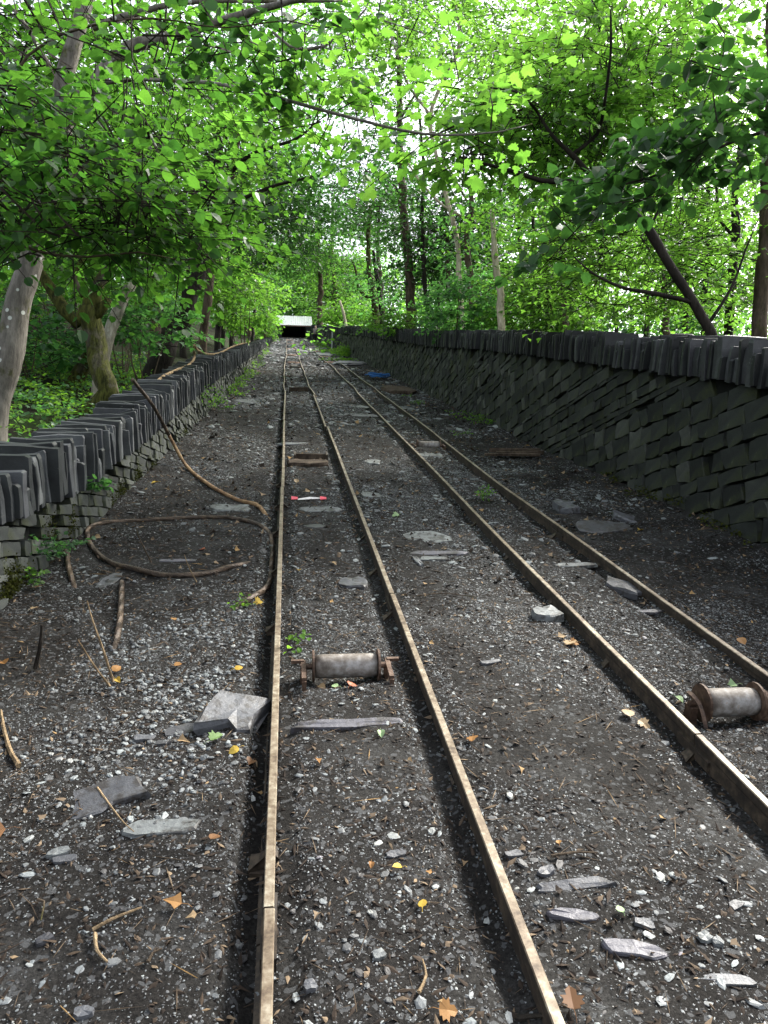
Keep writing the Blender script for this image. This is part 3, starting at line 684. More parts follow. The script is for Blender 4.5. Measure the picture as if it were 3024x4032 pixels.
# post on the distant wall
MB().add(*tube([(0, 0, -.1), (0, 0, .6), (.02, 0, 1.15)], .045, 10)).add(*box((0, 0, 1.16), (.12, .12, .03))).build('marker_post', 'post_white').location = (2.94, 52, 0)
tag(bpy.data.objects['marker_post'], 'slim white post standing against the distant right wall, near the person', 'post')

# ---------------------------------------------------------------- person far up by the wall
def skin_obj(name, pts, edges, radii, mat, parent, sub=2):
    me = bpy.data.meshes.new(name); me.from_pydata(pts, edges, []); o = link(name, me, mat, parent)
    md = o.modifiers.new('skin', 'SKIN')
    for v, r in zip(me.skin_vertices[0].data, radii): v.radius = (r, r) if not isinstance(r, tuple) else r
    me.skin_vertices[0].data[0].use_root = True
    md.use_smooth_shade = True; s = o.modifiers.new('sub', 'SUBSURF'); s.levels = s.render_levels = sub; return o
per = empty('person', (2.55, 74, -.14), 'person in grey top and black trousers holding up a phone by the wall', 'person')
pts = [(0, 0, .9), (.0, 0, 1.1), (.03, -.02, 1.3), (.05, -.02, 1.4), (.08, -.02, 1.5), (.1, -.02, 1.62),
       (-.09, 0, .86), (-.08, .0, .48), (-.10, .02, .08), (-.1, -.08, .03), (.09, .0, .86), (.12, .03, .48), (.06, .05, .08), (.08, -.05, .03),
       (-.12, 0, 1.36), (.0, -.1, 1.16), (.22, -.06, 1.3), (.19, .0, 1.36), (.28, .05, 1.2), (.36, .0, 1.38)]
ed = [(0, 1), (1, 2), (2, 3), (3, 4), (4, 5), (0, 6), (6, 7), (7, 8), (8, 9), (0, 10), (10, 11), (11, 12), (12, 13), (2, 14), (14, 15), (15, 16), (2, 17), (17, 18), (18, 19)]
rad = [.13, .12, .13, .07, .06, .075, .085, .06, .04, .035, .085, .06, .04, .035, .05, .042, .03, .05, .042, .03]
skin_obj('body', pts, ed, rad, 'skin', per)
skin_obj('jacket', [(0, 0, .86), (0, 0, 1.1), (.03, -.02, 1.32), (-.13, 0, 1.36), (.0, -.1, 1.16), (.18, -.07, 1.27), (.2, 0, 1.36), (.28, .05, 1.2), (.34, .01, 1.34), (.05, -.02, 1.4)],
         [(0, 1), (1, 2), (2, 3), (3, 4), (4, 5), (2, 6), (6, 7), (7, 8), (2, 9)], [.165, .155, .16, .07, .06, .045, .07, .06, .045, .09], 'jacket_grey', per)
skin_obj('trousers', [(0, 0, .92), (-.09, 0, .84), (-.08, .0, .48), (-.10, .02, .1), (.09, .0, .84), (.12, .03, .48), (.06, .05, .1)], [(0, 1), (1, 2), (2, 3), (0, 4), (4, 5), (5, 6)], [.15, .11, .08, .06, .11, .08, .06], 'trousers_black', per)
skin_obj('hair', [(.09, .0, 1.6), (.08, .03, 1.66), (.07, .03, 1.55)], [(0, 1), (0, 2)], [.09, .08, .07], 'hair_grey', per)
for s_, hx in ((0, .22), (1, .36)):
    for q in range(5):
        MB().add(*tube([(hx + .01, -.06 + .06 * s_ - .01 + q * .012, 1.3 + .08 * s_), (hx + .05 - (.02 if q == 0 else 0), -.07 + .06 * s_ + q * .013, 1.33 + .08 * s_), (hx + .075 - (.04 if q == 0 else 0), -.06 + .06 * s_ + q * .013, 1.36 + .08 * s_)], .008, 6)).build('finger', 'skin', per)
o = MB().add(*box((0, 0, 0), (.012, .15, .075))).build('phone', 'phone_black'); o.location = (2.55 + .42, 73.96, 1.3); tag(o, 'black phone held up by the person at the far wall', 'phone')

# ---------------------------------------------------------------- steel cable
def twisted(pts, r, mb, step=.012, strands=6, pitch=.11):
    C = smooth_path(pts, step); L = np.r_[0, np.cumsum(np.linalg.norm(np.diff(C, axis=0), axis=1))]; T, U, W = frames(C)
    rs = r * .52; rr = r - rs * .8
    for k in range(strands):
        a = L / pitch * 2 * math.pi + k * 2 * math.pi / strands
        mb.add(*tube(C + rr * (np.cos(a)[:, None] * U + np.sin(a)[:, None] * W), rs * .78, 5))
def gp(dx, dy, dz=.012):
    p = gr(dx, dy, .0); p[2] = float(gz(p[0], p[1])) + dz; return p
hang = [atx(286, 820, -1.54), atx(300, 838, -1.5), atx(330, 876, -1.40), atx(365, 940, -1.33), gp(402, 1012, .04), gp(450, 1050, .02), gp(510, 1079), gp(555, 1093), gp(576, 1110, -.01)]
mb = MB(); twisted(hang[:4], .021, mb, .02)
c1 = mb.build('steel_cable', 'cable_steel'); mb = MB(); twisted(hang[3:], .021, mb, .02); c2 = mb.build('rusty_length', 'cable_rust', c1)
tag(c1, 'stiff twisted steel cable hanging off the low wall down to the trackbed', 'cable')
loop = [gp(545, 1216, -.02), gp(500, 1229), gp(450, 1239), gp(400, 1245), gp(350, 1243), gp(290, 1231), gp(240, 1214), gp(205, 1192), gp(190, 1165), gp(195, 1146), gp(230, 1132),
        gp(290, 1124), gp(360, 1120), gp(440, 1116), gp(500, 1120), gp(555, 1134), gp(582, 1148), gp(588, 1172), gp(586, 1200), gp(582, 1240), gp(568, 1275), gp(540, 1300), gp(490, 1321, -.01)]
mb = MB(); twisted(loop, .0185, mb, .014); tag(mb.build('steel_cable', 'cable_steel'), 'coil of thick twisted steel cable lying in a wide loop on the gravel', 'cable')
mb = MB(); twisted([gp(145, 1196), gp(148, 1225), gp(155, 1250), gp(163, 1268, -.02)], .018, mb); tag(mb.build('steel_cable', 'cable_steel'), 'short cable end rising from the soil beneath the ivy at the low wall', 'cable')
mb = MB(); twisted([gp(263, 1250, -.01), gp(262, 1290), gp(260, 1335), gp(254, 1370, .01), gp(243, 1405, -.02)], .018, mb); tag(mb.build('steel_cable', 'cable_steel'), 'straight rusty cable length half buried below the cable loop', 'cable')
wc = [atx(330, 838, -1.66), atx(350, 815, -1.66), atx(380, 800, -1.66), atx(408, 788, -1.62), atx(420, 772, -1.62), atx(418, 746, -1.62), atx(428, 757, -1.58), atx(450, 765, -1.52), atx(475, 762, -1.5), atx(505, 748, -1.45), atx(540, 738, -1.42)]
mb = MB(); twisted(wc, .024, mb, .06, pitch=.2); tag(mb.build('steel_cable', 'stick'), 'pale looped cable lying along the top of the low wall', 'cable')
# blue rope
mb = MB()
for k in range(9):
    a = np.linspace(0, 2 * math.pi, 20); rx, ry = rng.uniform(.16, .33), rng.uniform(.12, .3)
    C = np.c_[rx * np.cos(a) + rng.uniform(-.12, .12), ry * np.sin(a) * 1.4, .02 + .035 * rng.random() + .022 * k * .5 + .02 * np.sin(3 * a + k)]; mb.add(*tube(C, .012, 6))
o = mb.build('blue_rope', 'rope_blue'); o.location = (2.83, 24.4, .03); tag(o, 'bright blue rope heaped beside the right wall', 'rope')
# tape
root = empty('barrier_tape', tuple(gp(664, 1078, .006)), 'scrap of red and white tape between the first pair of rails', 'tape')
V = [(-.09, 0, .004), (.13, .03, .01), (.13, .055, .012), (.02, .045, .022), (-.09, .03, .006)]; V += [(a, b_, c_ - .003) for a, b_, c_ in V]
F_ = [(0, 1, 2, 3, 4), (9, 8, 7, 6, 5)] + [(i, i + 5, (i + 1) % 5 + 5, (i + 1) % 5) for i in range(5)]
MB().add(V, F_).build('white_stretch', 'tape_white', root)
for x in (-.12, .15): MB().add(np.array([(x - .03, -.01, .01), (x + .03, 0, .012), (x + .03, .045, .02), (x - .03, .035, .03), (x - .03, -.01, .006), (x + .03, 0, .008), (x + .03, .045, .016), (x - .03, .035, .026)]), BOXF).build('red_end', 'tape_red', root)

# ---------------------------------------------------------------- gravel, debris
OCT = np.array([(1, 0, 0), (-1, 0, 0), (0, 1, 0), (0, -1, 0), (0, 0, 1), (0, 0, -1)], float)
OCF = np.array([(0, 2, 4), (2, 1, 4), (1, 3, 4), (3, 0, 4), (2, 0, 5), (1, 2, 5), (3, 1, 5), (0, 3, 5)])
a6 = np.arange(6) / 6 * 2 * math.pi
PRV = np.vstack([np.c_[np.cos(a6), np.sin(a6), 0 * a6 - .7], np.c_[np.cos(a6), np.sin(a6), 0 * a6 + .45], np.c_[.68 * np.cos(a6), .68 * np.sin(a6), 0 * a6 + 1]])
PRF = []
for l in range(2): PRF += [t for i in range(6) for t in ((l * 6 + i, l * 6 + (i + 1) % 6, l * 6 + 6 + (i + 1) % 6), (l * 6 + i, l * 6 + 6 + (i + 1) % 6, l * 6 + 6 + i))]
PRF += [(12, 12 + i, 13 + i) for i in range(1, 5)]; PRF = np.array(PRF)
PYV = np.array([(1, 0, -.3), (0, 1, -.3), (-1, 0, -.3), (0, -1, -.3), (.1, .1, 1)], float); PYF = np.array([(0, 1, 4), (1, 2, 4), (2, 3, 4), (3, 0, 4)])
def scatter(tv, tf, pos, size, stretch, flat, jit, tint, upvar=.35):
    n = len(pos); k = len(tv)
    V = tv[None] * (1 + rng.uniform(-jit, jit, (n, k, 3)))
    V = V * np.stack([size * stretch, size / np.sqrt(stretch), size * flat], -1)[:, None]
    yaw = rng.uniform(0, 2 * math.pi, n); N = nrm(np.c_[rng.normal(0, upvar, n), rng.normal(0, upvar, n), np.ones(n)])
    A = nrm(np.cross(np.c_[-np.sin(yaw), np.cos(yaw), 0 * yaw], N)); B = np.cross(N, A)
    W_ = V[..., :1] * A[:, None] + V[..., 1:2] * B[:, None] + V[..., 2:] * N[:, None] + pos[:, None]
    F = (tf[None] + (np.arange(n) * k)[:, None, None]).reshape(-1, 3)
    return W_.reshape(-1, 3), F, np.repeat(tint, k)
def spots(n, y0, y1, dens=None, x0=-1.65, x1=3.75):
    m_ = int(n * 3); y = rng.uniform(y0, y1, m_); x = rng.uniform(x0, x1, m_)
    q = to_world(np.c_[x, y, 0 * x]); px, py, d = proj(q)
    ok = (px > -40) & (px < 1700) & (py < 2260) & (x > xl(y) + .01) & (x < xr(y) - .02)
    p = (dens(x, y) if dens else 1) * np.ones(m_); ok &= rng.random(m_) < p
    x, y = x[ok][:n], y[ok][:n]; return x, y
def dn(x, y):
    g1 = fbm(x * 1.3, y * 1.1, 71, 3); d = np.clip((g1 - .38) / .2, .12, 1)
    d = np.maximum(d, np.exp(-(((x + .62) / .42) ** 2 + ((y - 3.3) / .9) ** 2)) * 1.3)
    for rx in RAILX: d = np.maximum(d, .9 * np.exp(-((np.abs(x - rx) - .1) / .06) ** 2))
    return np.clip(d, 0, 1)
Vs, Fs, Ts, nv = [], [], [], 0
def acc(r):
    global nv
    Vs.append(r[0]); Fs.append(r[1] + nv); Ts.append(r[2]); nv += len(r[0])
for (n, y0, y1, s0, s1) in ((58000, 1.1, 4.2, .002, .0062), (46000, 4.2, 9, .0035, .0105), (28000, 9, 22, .007, .022), (10000, 22, 60, .018, .045)):
    x, y = spots(n, y0, y1, dn); s = s0 + (s1 - s0) * rng.random(len(x)) ** 2.2
    s *= np.sqrt(np.clip(y / ((y0 + y1) / 2), .6, 1.6)); t = np.clip(rng.beta(1.7, 1.9, len(x)), 0, 1)
    acc(scatter(PYV, PYF, np.c_[x, y, gz(x, y) + s * .1], s, rng.uniform(.8, 1.7, len(x)), rng.uniform(.12, .55, len(x)), .35, t, .3))
for (n, y0, y1, s0, s1) in ((2100, 1.1, 5, .004, .016), (1900, 5, 12, .008, .03), (1500, 12, 30, .02, .07), (900, 30, 90, .06, .16)):
    x, y = spots(n, y0, y1, dn); s = s0 + (s1 - s0) * rng.random(len(x)) ** 3
    t = np.clip(rng.beta(2.2, 1.7, len(x)), 0, 1)
    acc(scatter(PRV, PRF, np.c_[x, y, gz(x, y) + s * .12], s, rng.uniform(.8, 1.7, len(x)), rng.uniform(.08, .32, len(x)), .3, t, .16))
# heap of pale chips beside the leftmost rail
x = rng.normal(-.55, .26, 1500); y = rng.normal(3.3, .5, 1500); ok = (x < -.13) & (fbm(x * 4, y * 4, 5, 3) > .47); x, y = x[ok], y[ok]; s = rng.uniform(.003, .012, len(x))
acc(scatter(PRV, PRF, np.c_[x, y, gz(x, y) + s * .2], s, rng.uniform(.8, 1.6, len(x)), rng.uniform(.25, .6, len(x)), .28, np.clip(rng.normal(.6, .17, len(x)), 0, .95), .3))
me = mesh_np('gravel', np.vstack(Vs), np.vstack(Fs), np.concatenate(Ts)); me.materials.append(MATS['gravel']); o = link('gravel', me, None); tag(o, 'grey slate gravel scattered over the trackbed', kind='stuff')
Vs, Fs, Ts, nv = [], [], [], 0
for (n, y0, y1, s0, s1) in ((9000, 1.1, 4.5, .004, .012), (6000, 4.5, 12, .008, .022), (2500, 12, 40, .02, .05)):
    x, y = spots(n, y0, y1); s = s0 + (s1 - s0) * rng.random(len(x)) ** 2
    acc(scatter(PYV, PYF, np.c_[x, y, gz(x, y) + .002], s, rng.uniform(1.2, 3, len(x)), rng.uniform(.08, .3, len(x)), .3, rng.beta(1.5, 2.2, len(x)), .4))
for (n, y0, y1, s0, s1) in ((1500, 1.1, 4.5, .015, .05), (900, 4.5, 12, .03, .07)):      # needles and splinters
    x, y = spots(n, y0, y1); s = s0 + (s1 - s0) * rng.random(len(x)) ** 2; st = rng.uniform(1.0, 1.6, len(x))
    V, F, t = scatter(OCT, OCF, np.c_[x, y, gz(x, y) + .004], s, st, .035 + 0 * x, .2, rng.beta(3, 1.6, len(x)), .12)
    V = V.reshape(-1, 6, 3); V[:, 2] = V[:, [0, 1]].mean(1) + (V[:, 2] - V[:, [0, 1]].mean(1)) * .05; V[:, 3] = V[:, [0, 1]].mean(1) + (V[:, 3] - V[:, [0, 1]].mean(1)) * .05
    acc((V.reshape(-1, 3), F, t))
me = mesh_np('leaf_litter_debris', np.vstack(Vs), np.vstack(Fs), np.concatenate(Ts)); me.materials.append(MATS['debris']); o = link('debris', me, None); tag(o, 'brown bark scraps, leaf crumbs and needles over the soil', kind='stuff')

# ---------------------------------------------------------------- leaves
def star(n, lobes):  # closed outline (x along the leaf, y sideways)
    return np.array(lobes, float)
SYC = np.array([(0, 0), (.02, .30), (.14, .28), (.18, .52), (.36, .40), (.50, .56), (.56, .24), (.78, .26), (1.0, 0), (.78, -.26), (.56, -.24), (.50, -.56), (.36, -.40), (.18, -.52), (.14, -.28), (.02, -.30)])
HAZ = np.array([(0, 0), (.1, .30), (.38, .46), (.74, .34), (1.0, 0), (.74, -.34), (.38, -.46), (.1, -.30)])
RHO = np.array([(0, 0), (.45, .36), (1.0, 0), (.45, -.36)])
TRI = np.array([(0, 0), (.25, .48), (.5, .22), (1.0, 0), (.5, -.22), (.25, -.48)])
def ltemplate(o):
    n = len(o)
    if n == 4: return o, np.array([(0, 2, 1), (0, 3, 2)])
    V = np.vstack([o, [(.42, 0)]]); return V, np.array([(i, (i + 1) % n, n) for i in range(n)])[:, ::-1]
LT = {k: ltemplate(v) for k, v in dict(syc=SYC, haz=HAZ, rho=RHO, tri=TRI).items()}
def leaf_frames(n_dirs, n_norm):
    A = nrm(n_dirs); N = nrm(n_norm - A * (n_norm * A).sum(-1, keepdims=True)); return A, np.cross(N, A), N
def leaves(kind, pos, A, N, size, tint, fold=.35, curl=.25):
    tv, tf = LT[kind]; A, B, N = leaf_frames(A, N); n = len(pos); k = len(tv)
    fo = rng.uniform(0, fold, n); cu = rng.uniform(-.05, curl, n)
    zz = fo[:, None] * np.abs(tv[None, :, 1]) - cu[:, None] * tv[None, :, 0] ** 2
    V = pos[:, None] + size[:, None, None] * (tv[None, :, :1] * A[:, None] + tv[None, :, 1:2] * B[:, None] + zz[..., None] * N[:, None])
    return V.reshape(-1, 3), (tf[None] + (np.arange(n) * k)[:, None, None]).reshape(-1, 3), np.repeat(tint, k)

# fallen leaves one can point to
def fallen(dx, dy, cm, kind, mat, label, cat='fallen leaf'):
    cm *= .68; p = gp(dx, dy, .012); A = rng.normal(size=3); A[2] = rng.uniform(-.1, .25); N = np.array([rng.normal(0, .25), -.25 + rng.normal(0, .2), 1.])
    V, F, t = leaves(kind, np.zeros((1, 3)), A[None], N[None], np.array([cm / 100.]), np.array([rng.random()]), .6, .5)
    mb = MB(); mb.add(V, F, t); mb.add(V - [0, 0, .0012], F[:, ::-1], t); A_ = nrm(A); mb.add(*tube(np.array([[0, 0, 0], -A_ * cm / 300 + [0, 0, .004], -A_ * cm / 180 + [0, 0, -.002]]), .0009, 4))
    o = mb.build('fallen_leaf', mat); o.location = p + [0, 0, .004]; return tag(o, label, cat)
for a in [(868, 1878, 4.5, 'haz', 'leaf_yellow', 'yellow-orange fallen leaf, middle of a row of three in the lower middle'), (802, 1868, 3, 'haz', 'leaf_orange', 'small curled orange leaf, left one of the row of three'),
          (933, 1890, 3, 'tri', 'leaf_orange', 'orange-brown leaf, right one of the row of three by the second rail'), (912, 1965, 4.5, 'haz', 'leaf_yellow', 'bright lemon-yellow pointed leaf between the first rails'),
          (948, 2192, 7, 'syc', 'leaf_orange', 'large orange-brown leaf at the bottom edge between the first rails'), (455, 1604, 8.5, 'syc', 'leaf_midgreen', 'lobed green leaf below the large jagged block'),
          (516, 1620, 6, 'haz', 'leaf_yellow', 'yellow curled leaf next to the leftmost rail'), (546, 1624, 6.5, 'haz', 'leaf_brown', 'brown leaf overlapping the yellow curled one at the rail'),
          (393, 1958, 8, 'tri', 'leaf_orange', 'long tan-orange leaf, left lower part of the picture'), (425, 1976, 4.5, 'tri', 'leaf_tan', 'small tan leaf just right of the long tan-orange one'),
          (470, 1815, 6, 'haz', 'leaf_brown', 'red-brown leaf left of the leftmost rail, right of the pale slab'), (385, 1601, 7, 'tri', 'leaf_tan', 'crumpled pale tan leaf left of the green lobed leaf'),
          (376, 1440, 5.5, 'haz', 'leaf_orange', 'orange leaf standing on the pale gravel'), (373, 1335, 5.5, 'haz', 'leaf_orange', 'glossy orange leaf between cable loop and gravel heap'),
          (243, 1452, 7, 'haz', 'leaf_orange', 'orange leaf at the foot of the upright twigs'), (250, 1470, 5, 'haz', 'leaf_yellow', 'yellow-brown leaf touching the twigs, lower of two'),
          (507, 1450, 6, 'haz', 'leaf_yellow', 'bright yellow leaf with red edge on the gravel near the rail'), (563, 1302, 8, 'syc', 'leaf_yellow', 'yellow lobed leaf beside the leftmost rail at the cable end'),
          (685, 1650, 4.5, 'tri', 'leaf_orange', 'orange leaf scrap left in the first track, in front of the slate sleeper'), (822, 1590, 5, 'haz', 'leaf_palegreen', 'pale mint-green leaf just in front of the slate sleeper'),
          (757, 1488, 7, 'syc', 'leaf_red', 'reddish maple-like leaf below the nearest roller'), (730, 1487, 5, 'haz', 'leaf_palegreen', 'pale green leaf left of the reddish one'),
          (688, 1472, 6, 'haz', 'leaf_tan', 'pale cream leaf left below the nearest roller'), (646, 1238, 6, 'haz', 'leaf_yellow', 'yellow leaf near the leftmost rail, level with the cable loop'),
          (716, 1218, 6, 'syc', 'leaf_tan', 'tan leaf in the middle of the first track, beyond the squared stone'), (1225, 1398, 11, 'syc', 'leaf_tan', 'big crumpled tan leaf by the third rail'),
          (1245, 1392, 8, 'syc', 'leaf_orange', 'orange-tan leaf heaped on the big crumpled one'), (1205, 1385, 8, 'tri', 'leaf_tan', 'pale ragged leaf left of the heap by the third rail'),
          (1352, 1541, 9, 'haz', 'leaf_tan', 'cream leaf in the gap left of the third rail'), (1380, 1562, 8, 'syc', 'leaf_tan', 'tan leaf behind the third rail, near the cream one'),
          (1020, 1610, 7, 'syc', 'leaf_orange', 'yellow-brown leaf against the right side of the second rail'), (1206, 1838, 3, 'haz', 'leaf_orange', 'tiny curled orange leaf alone on dark soil'),
          (1342, 1988, 4, 'haz', 'leaf_palegreen', 'lime green seed wing above the layered purple slate'), (1238, 2198, 8, 'syc', 'leaf_brown', 'brown oak-like leaf at the bottom edge right of the second rail'),
          (12, 1790, 11, 'tri', 'leaf_brown', 'rust-brown leaf at the left edge'), (4, 1440, 9, 'haz', 'leaf_orange', 'orange leaf at the left edge, higher up'), (70, 1325, 7, 'syc', 'leaf_tan', 'tan leaf below the low wall at left'),
          (1595, 1388, 8, 'haz', 'leaf_orange', 'orange leaf right of the rightmost rail near the picture edge'), (1460, 1505, 6, 'haz', 'leaf_palegreen', 'pale yellow-green leaf inside the overgrown track'),
          (1590, 1480, 9, 'tri', 'leaf_palegreen', 'folded green leaf under the rightmost rail'), (1380, 1148, 8, 'haz', 'leaf_yellow', 'yellow leaf on the dark soil by the tall wall'), (1105, 945, 8, 'haz', 'leaf_yellow', 'yellow scrap near the planks by the tall wall'),
          (860, 1110, 9, 'syc', 'leaf_palegreen', 'pale lobed leaf between the tracks, mid distance'), (660, 1062, 8, 'syc', 'leaf_tan', 'tan leaf beside the red and white tape'), (640, 1045, 9, 'haz', 'leaf_tan', 'cream leaf near the leftmost rail behind the tape'),
          (440, 1188, 8, 'haz', 'leaf_red', 'pinkish leaf inside the cable loop'), (340, 1048, 10, 'syc', 'leaf_yellow', 'yellow leaf pair near the moss of the low wall'), (205, 1165, 7, 'haz', 'leaf_tan', 'pale leaf at the left side of the cable loop')]:
    fallen(*a)
# litter of dry leaves too many to name
x1_, y1_ = spots(620, 1.2, 8); x2_, y2_ = spots(700, 8, 30); x3_, y3_ = spots(260, 4, 30, lambda x, y: np.exp(-((x - xr(y) + .2) / .3) ** 2)); x4_, y4_ = spots(240, 3.2, 20, lambda x, y: np.exp(-((x - xl(y) - .1) / .25) ** 2))
x = np.r_[x1_, x2_, x3_, x4_]; y = np.r_[y1_, y2_, y3_, y4_]; n = len(x); A = rng.normal(size=(n, 3)); A[:, 2] *= .15; N = np.c_[rng.normal(0, .4, (n, 2)), np.ones(n)]
r1 = leaves('tri', np.c_[x, y, gz(x, y) + .01], A, N, rng.uniform(.012, .05, n) * np.clip(y / 5, .7, 2), rng.beta(2.4, 1.6, n), .8, .8)
me = mesh_np('dry_leaves', *r1[:2], r1[2]); me.materials.append(MATS['debris']); tag(link('dry_leaves', me, None), 'small dry brown leaves strewn over the trackbed', kind='stuff')

# sticks
def stick(pts, r, mat, label, name='twig', world=False):
    C = smooth_path(np.array(pts), .02); rr = np.linspace(r, r * .45, len(C)); o = MB().add(*tube(C - C[0], rr, 6, .25, 3)).build(name, mat); o.location = C[0]; return tag(o, label, 'twig')
def up(dx, dy, base):   # point above the ground seen at dx,dy, standing over depth of base
    b_ = gr(*base); r = TILT3.T @ ray(dx, dy); t = b_[1] / r[1]; return np.array([r[0] * t, b_[1], CAMH + r[2] * t])
stick([gp(245, 1476), up(225, 1410, (245, 1476)), up(200, 1340, (245, 1476)), up(188, 1298, (245, 1476))], .006, 'stick', 'thin twig standing up from the soil, taller of two')
stick([gp(238, 1486), up(205, 1440, (238, 1486)), up(168, 1382, (238, 1486))], .006, 'stick', 'thin leaning twig, shorter of two, by the orange leaves')
stick([gp(76, 1446), up(86, 1400, (76, 1446)), up(90, 1350, (76, 1446))], .012, 'bark_dark', 'dark stub of a sapling standing in the soil at left')
stick([gp(40, 1645), gp(20, 1612), gp(8, 1570), gp(2, 1535)], .011, 'stick', 'curved pale stick at the left edge')
stick([gp(200, 2010), gp(250, 1990, .015), gp(306, 1967)], .006, 'stick', 'straight broken stick at lower left')
stick([gp(205, 2020), gp(210, 2055), gp(232, 2085)], .006, 'stick', 'crooked stick below the straight broken one')
stick([gp(80, 1940), gp(95, 1945), gp(88, 1985)], .004, 'bark_brown', 'hooked brown twig near the left bottom corner')
stick([gp(320, 2080), gp(330, 2060), gp(350, 2050)], .005, 'bark_brown', 'short brown twig right of the stones, lower left')
stick([gp(210, 1700), gp(260, 1770), gp(290, 1800, .01)], .004, 'stick', 'slender twig beside the broken grey slate')
stick([gp(905, 2150), gp(920, 2110), gp(912, 2080)], .005, 'stick', 'pale forked twig at the bottom between the first rails')
stick([gp(1190, 1860), gp(1240, 1855, .012), gp(1290, 1853)], .005, 'bark_brown', 'knotty brown twig above the gravel mound')
stick([gp(1120, 2190), gp(1165, 2200), gp(1200, 2210)], .008, 'bark_dark', 'dark root-like stick by the second rail at the bottom')
stick([gp(900, 1290), gp(960, 1284, .012), gp(1030, 1292)], .004, 'bark_brown', 'long thin twig lying between the tracks')
stick([gp(425, 1262, .02), up(408, 1225, (425, 1262)), up(398, 1198, (425, 1262))], .004, 'stick', 'fine twig inside the cable loop')
stick([gp(327, 1216), up(300, 1160, (327, 1216)), up(292, 1130, (327, 1216))], .005, 'bark_brown', 'thin twig standing at the left of the cable loop')

# ---------------------------------------------------------------- trees and foliage (world frame)
class Foliage:
    def __init__(s): s.V, s.F, s.T, s.n = {}, {}, {}, {}; s.tw = MB(); s.lf = []
    def put(s, mat, r):
        n = s.n.get(mat, 0); s.V.setdefault(mat, []).append(r[0]); s.F.setdefault(mat, []).append(r[1] + n); s.T.setdefault(mat, []).append(r[2]); s.n[mat] = n + len(r[0])
def sprays(fo, O, Dv, L, nl, kind, mat, size, tmean, tvar=.18, keep=False, up_=.32, twig=.004, anchor=None):
    """leafy twigs: O origins, Dv directions, L lengths"""
    n = len(O); t = (np.arange(nl)[None] + rng.uniform(0, 1, (n, nl))) / nl; side = np.where(np.arange(nl) % 2 == 0, 1., -1.)[None]
    Dn = nrm(Dv); Sd = nrm(np.cross(Dn, np.array([0, 0, 1.])) + 1e-6)
    base = O[:, None] + Dn[:, None] * (t * L[:, None])[..., None]; base[..., 2] -= (t ** 2) * L[:, None] * .18
    sz = size * rng.uniform(.6, 1.15, (n, nl)); off = Sd[:, None] * (side * rng.uniform(.1, 1.0, (n, nl)) * sz * .9)[..., None]
    pos = base + off + rng.normal(0, .25, (n, nl, 3)) * sz[..., None] * [1, 1, .7]
    A = Dn[:, None] * .6 + Sd[:, None] * (side * .8)[..., None] + rng.normal(0, .45, (n, nl, 3)); A[..., 2] -= .25
    N = np.array([0, 0, 1.]) + rng.normal(0, up_, (n, nl, 3))
    ti = np.clip(np.broadcast_to(np.asarray(tmean, float).reshape(-1, 1), (n, 1)) + rng.normal(0, tvar, (n, nl)), 0, 1)
    pos, A, N, sz, ti = pos.reshape(-1, 3), A.reshape(-1, 3), N.reshape(-1, 3), sz.ravel(), ti.ravel()
    if keep:
        px, py, d = proj(pos); score = np.where((px > 0) & (px < 1659) & (py > 0) & (py < 1300) & (d > .8), sz / d, 0); fo.lf.append((kind, pos, A, N, sz, ti, score, mat))
    else: fo.put(mat, leaves(kind, pos, A, N, sz, ti))
    if twig:
        E = O + Dn * L[:, None]; E[:, 2] -= L * .18; a = O if anchor is None else anchor
        S3 = np.stack([Sd, np.cross(Dn, Sd), -Sd - np.cross(Dn, Sd)], 1)
        for A0, B0, r0, r1_ in ((O, E, twig, twig * .4),) + (((anchor, O, twig * 1.6, twig),) if anchor is not None else ()):
            V = np.concatenate([A0[:, None] + S3 * r0, B0[:, None] + S3 * r1_], 1).reshape(-1, 3)
            f = np.array([(0, 1, 4), (0, 4, 3), (1, 2, 5), (1, 5, 4), (2, 0, 3), (2, 3, 5)]); fo.tw.add(V, (f[None] + (np.arange(n) * 6)[:, None, None]).reshape(-1, 3))
def crown(fo, cen, rad, ns, kind, mat, size, tmean, nl=14, L=.7, layers=.45, clump=.42, keep=False, anchors=None, seed=1, twig=.004, up_=.32):
    cen, rad = np.asarray(cen, float), np.asarray(rad, float); pts = np.zeros((0, 3)); tries = 0
    if kind == 'syc' and (cen - CAM) @ FW > 9.4: kind = 'tri'; size *= 1.08
    while len(pts) < ns and tries < 14:
        q = rng.normal(size=(ns * 3, 3)); q = nrm(q) * (rng.random((ns * 3, 1)) ** .42); p = cen + q * rad
        cs = max(.5, rad.mean() * .42); d = vn(p[:, 0] / cs, p[:, 1] / cs, p[:, 2] / (cs * .6), seed)
        pts = np.vstack([pts, p[d > clump]]); tries += 1
    pts = pts[:ns]
    if layers: pts[:, 2] += (np.round(pts[:, 2] / layers) * layers - pts[:, 2]) * .6
    n = len(pts); out = pts - cen; out[:, 2] *= .25; Dv = nrm(out) * .7 + rng.normal(0, .5, (n, 3)) * [1, 1, .3]
    anc = None
    if anchors is not None and len(anchors):
        an = np.asarray(anchors); dd = ((pts[:, None] - an[None]) ** 2).sum(-1); j = dd.argmin(1); near = np.sqrt(dd[np.arange(n), j]); vv = an[j] - pts
        anc = pts + (vv + rng.normal(0, .35, (n, 3)) * near[:, None]) * np.minimum(1, L * .55 / np.maximum(near, .01))[:, None]
    tm = np.clip(tmean + (vn(pts[:, 0] * .8, pts[:, 1] * .8, pts[:, 2] * .8, seed + 5) - .5) * .5, 0, 1)
    sprays(fo, pts, Dv, L * rng.uniform(.6, 1.2, n), nl, kind, mat, size, tm, keep=keep, anchor=anc, twig=twig, up_=up_)
LEAFMESH = {}
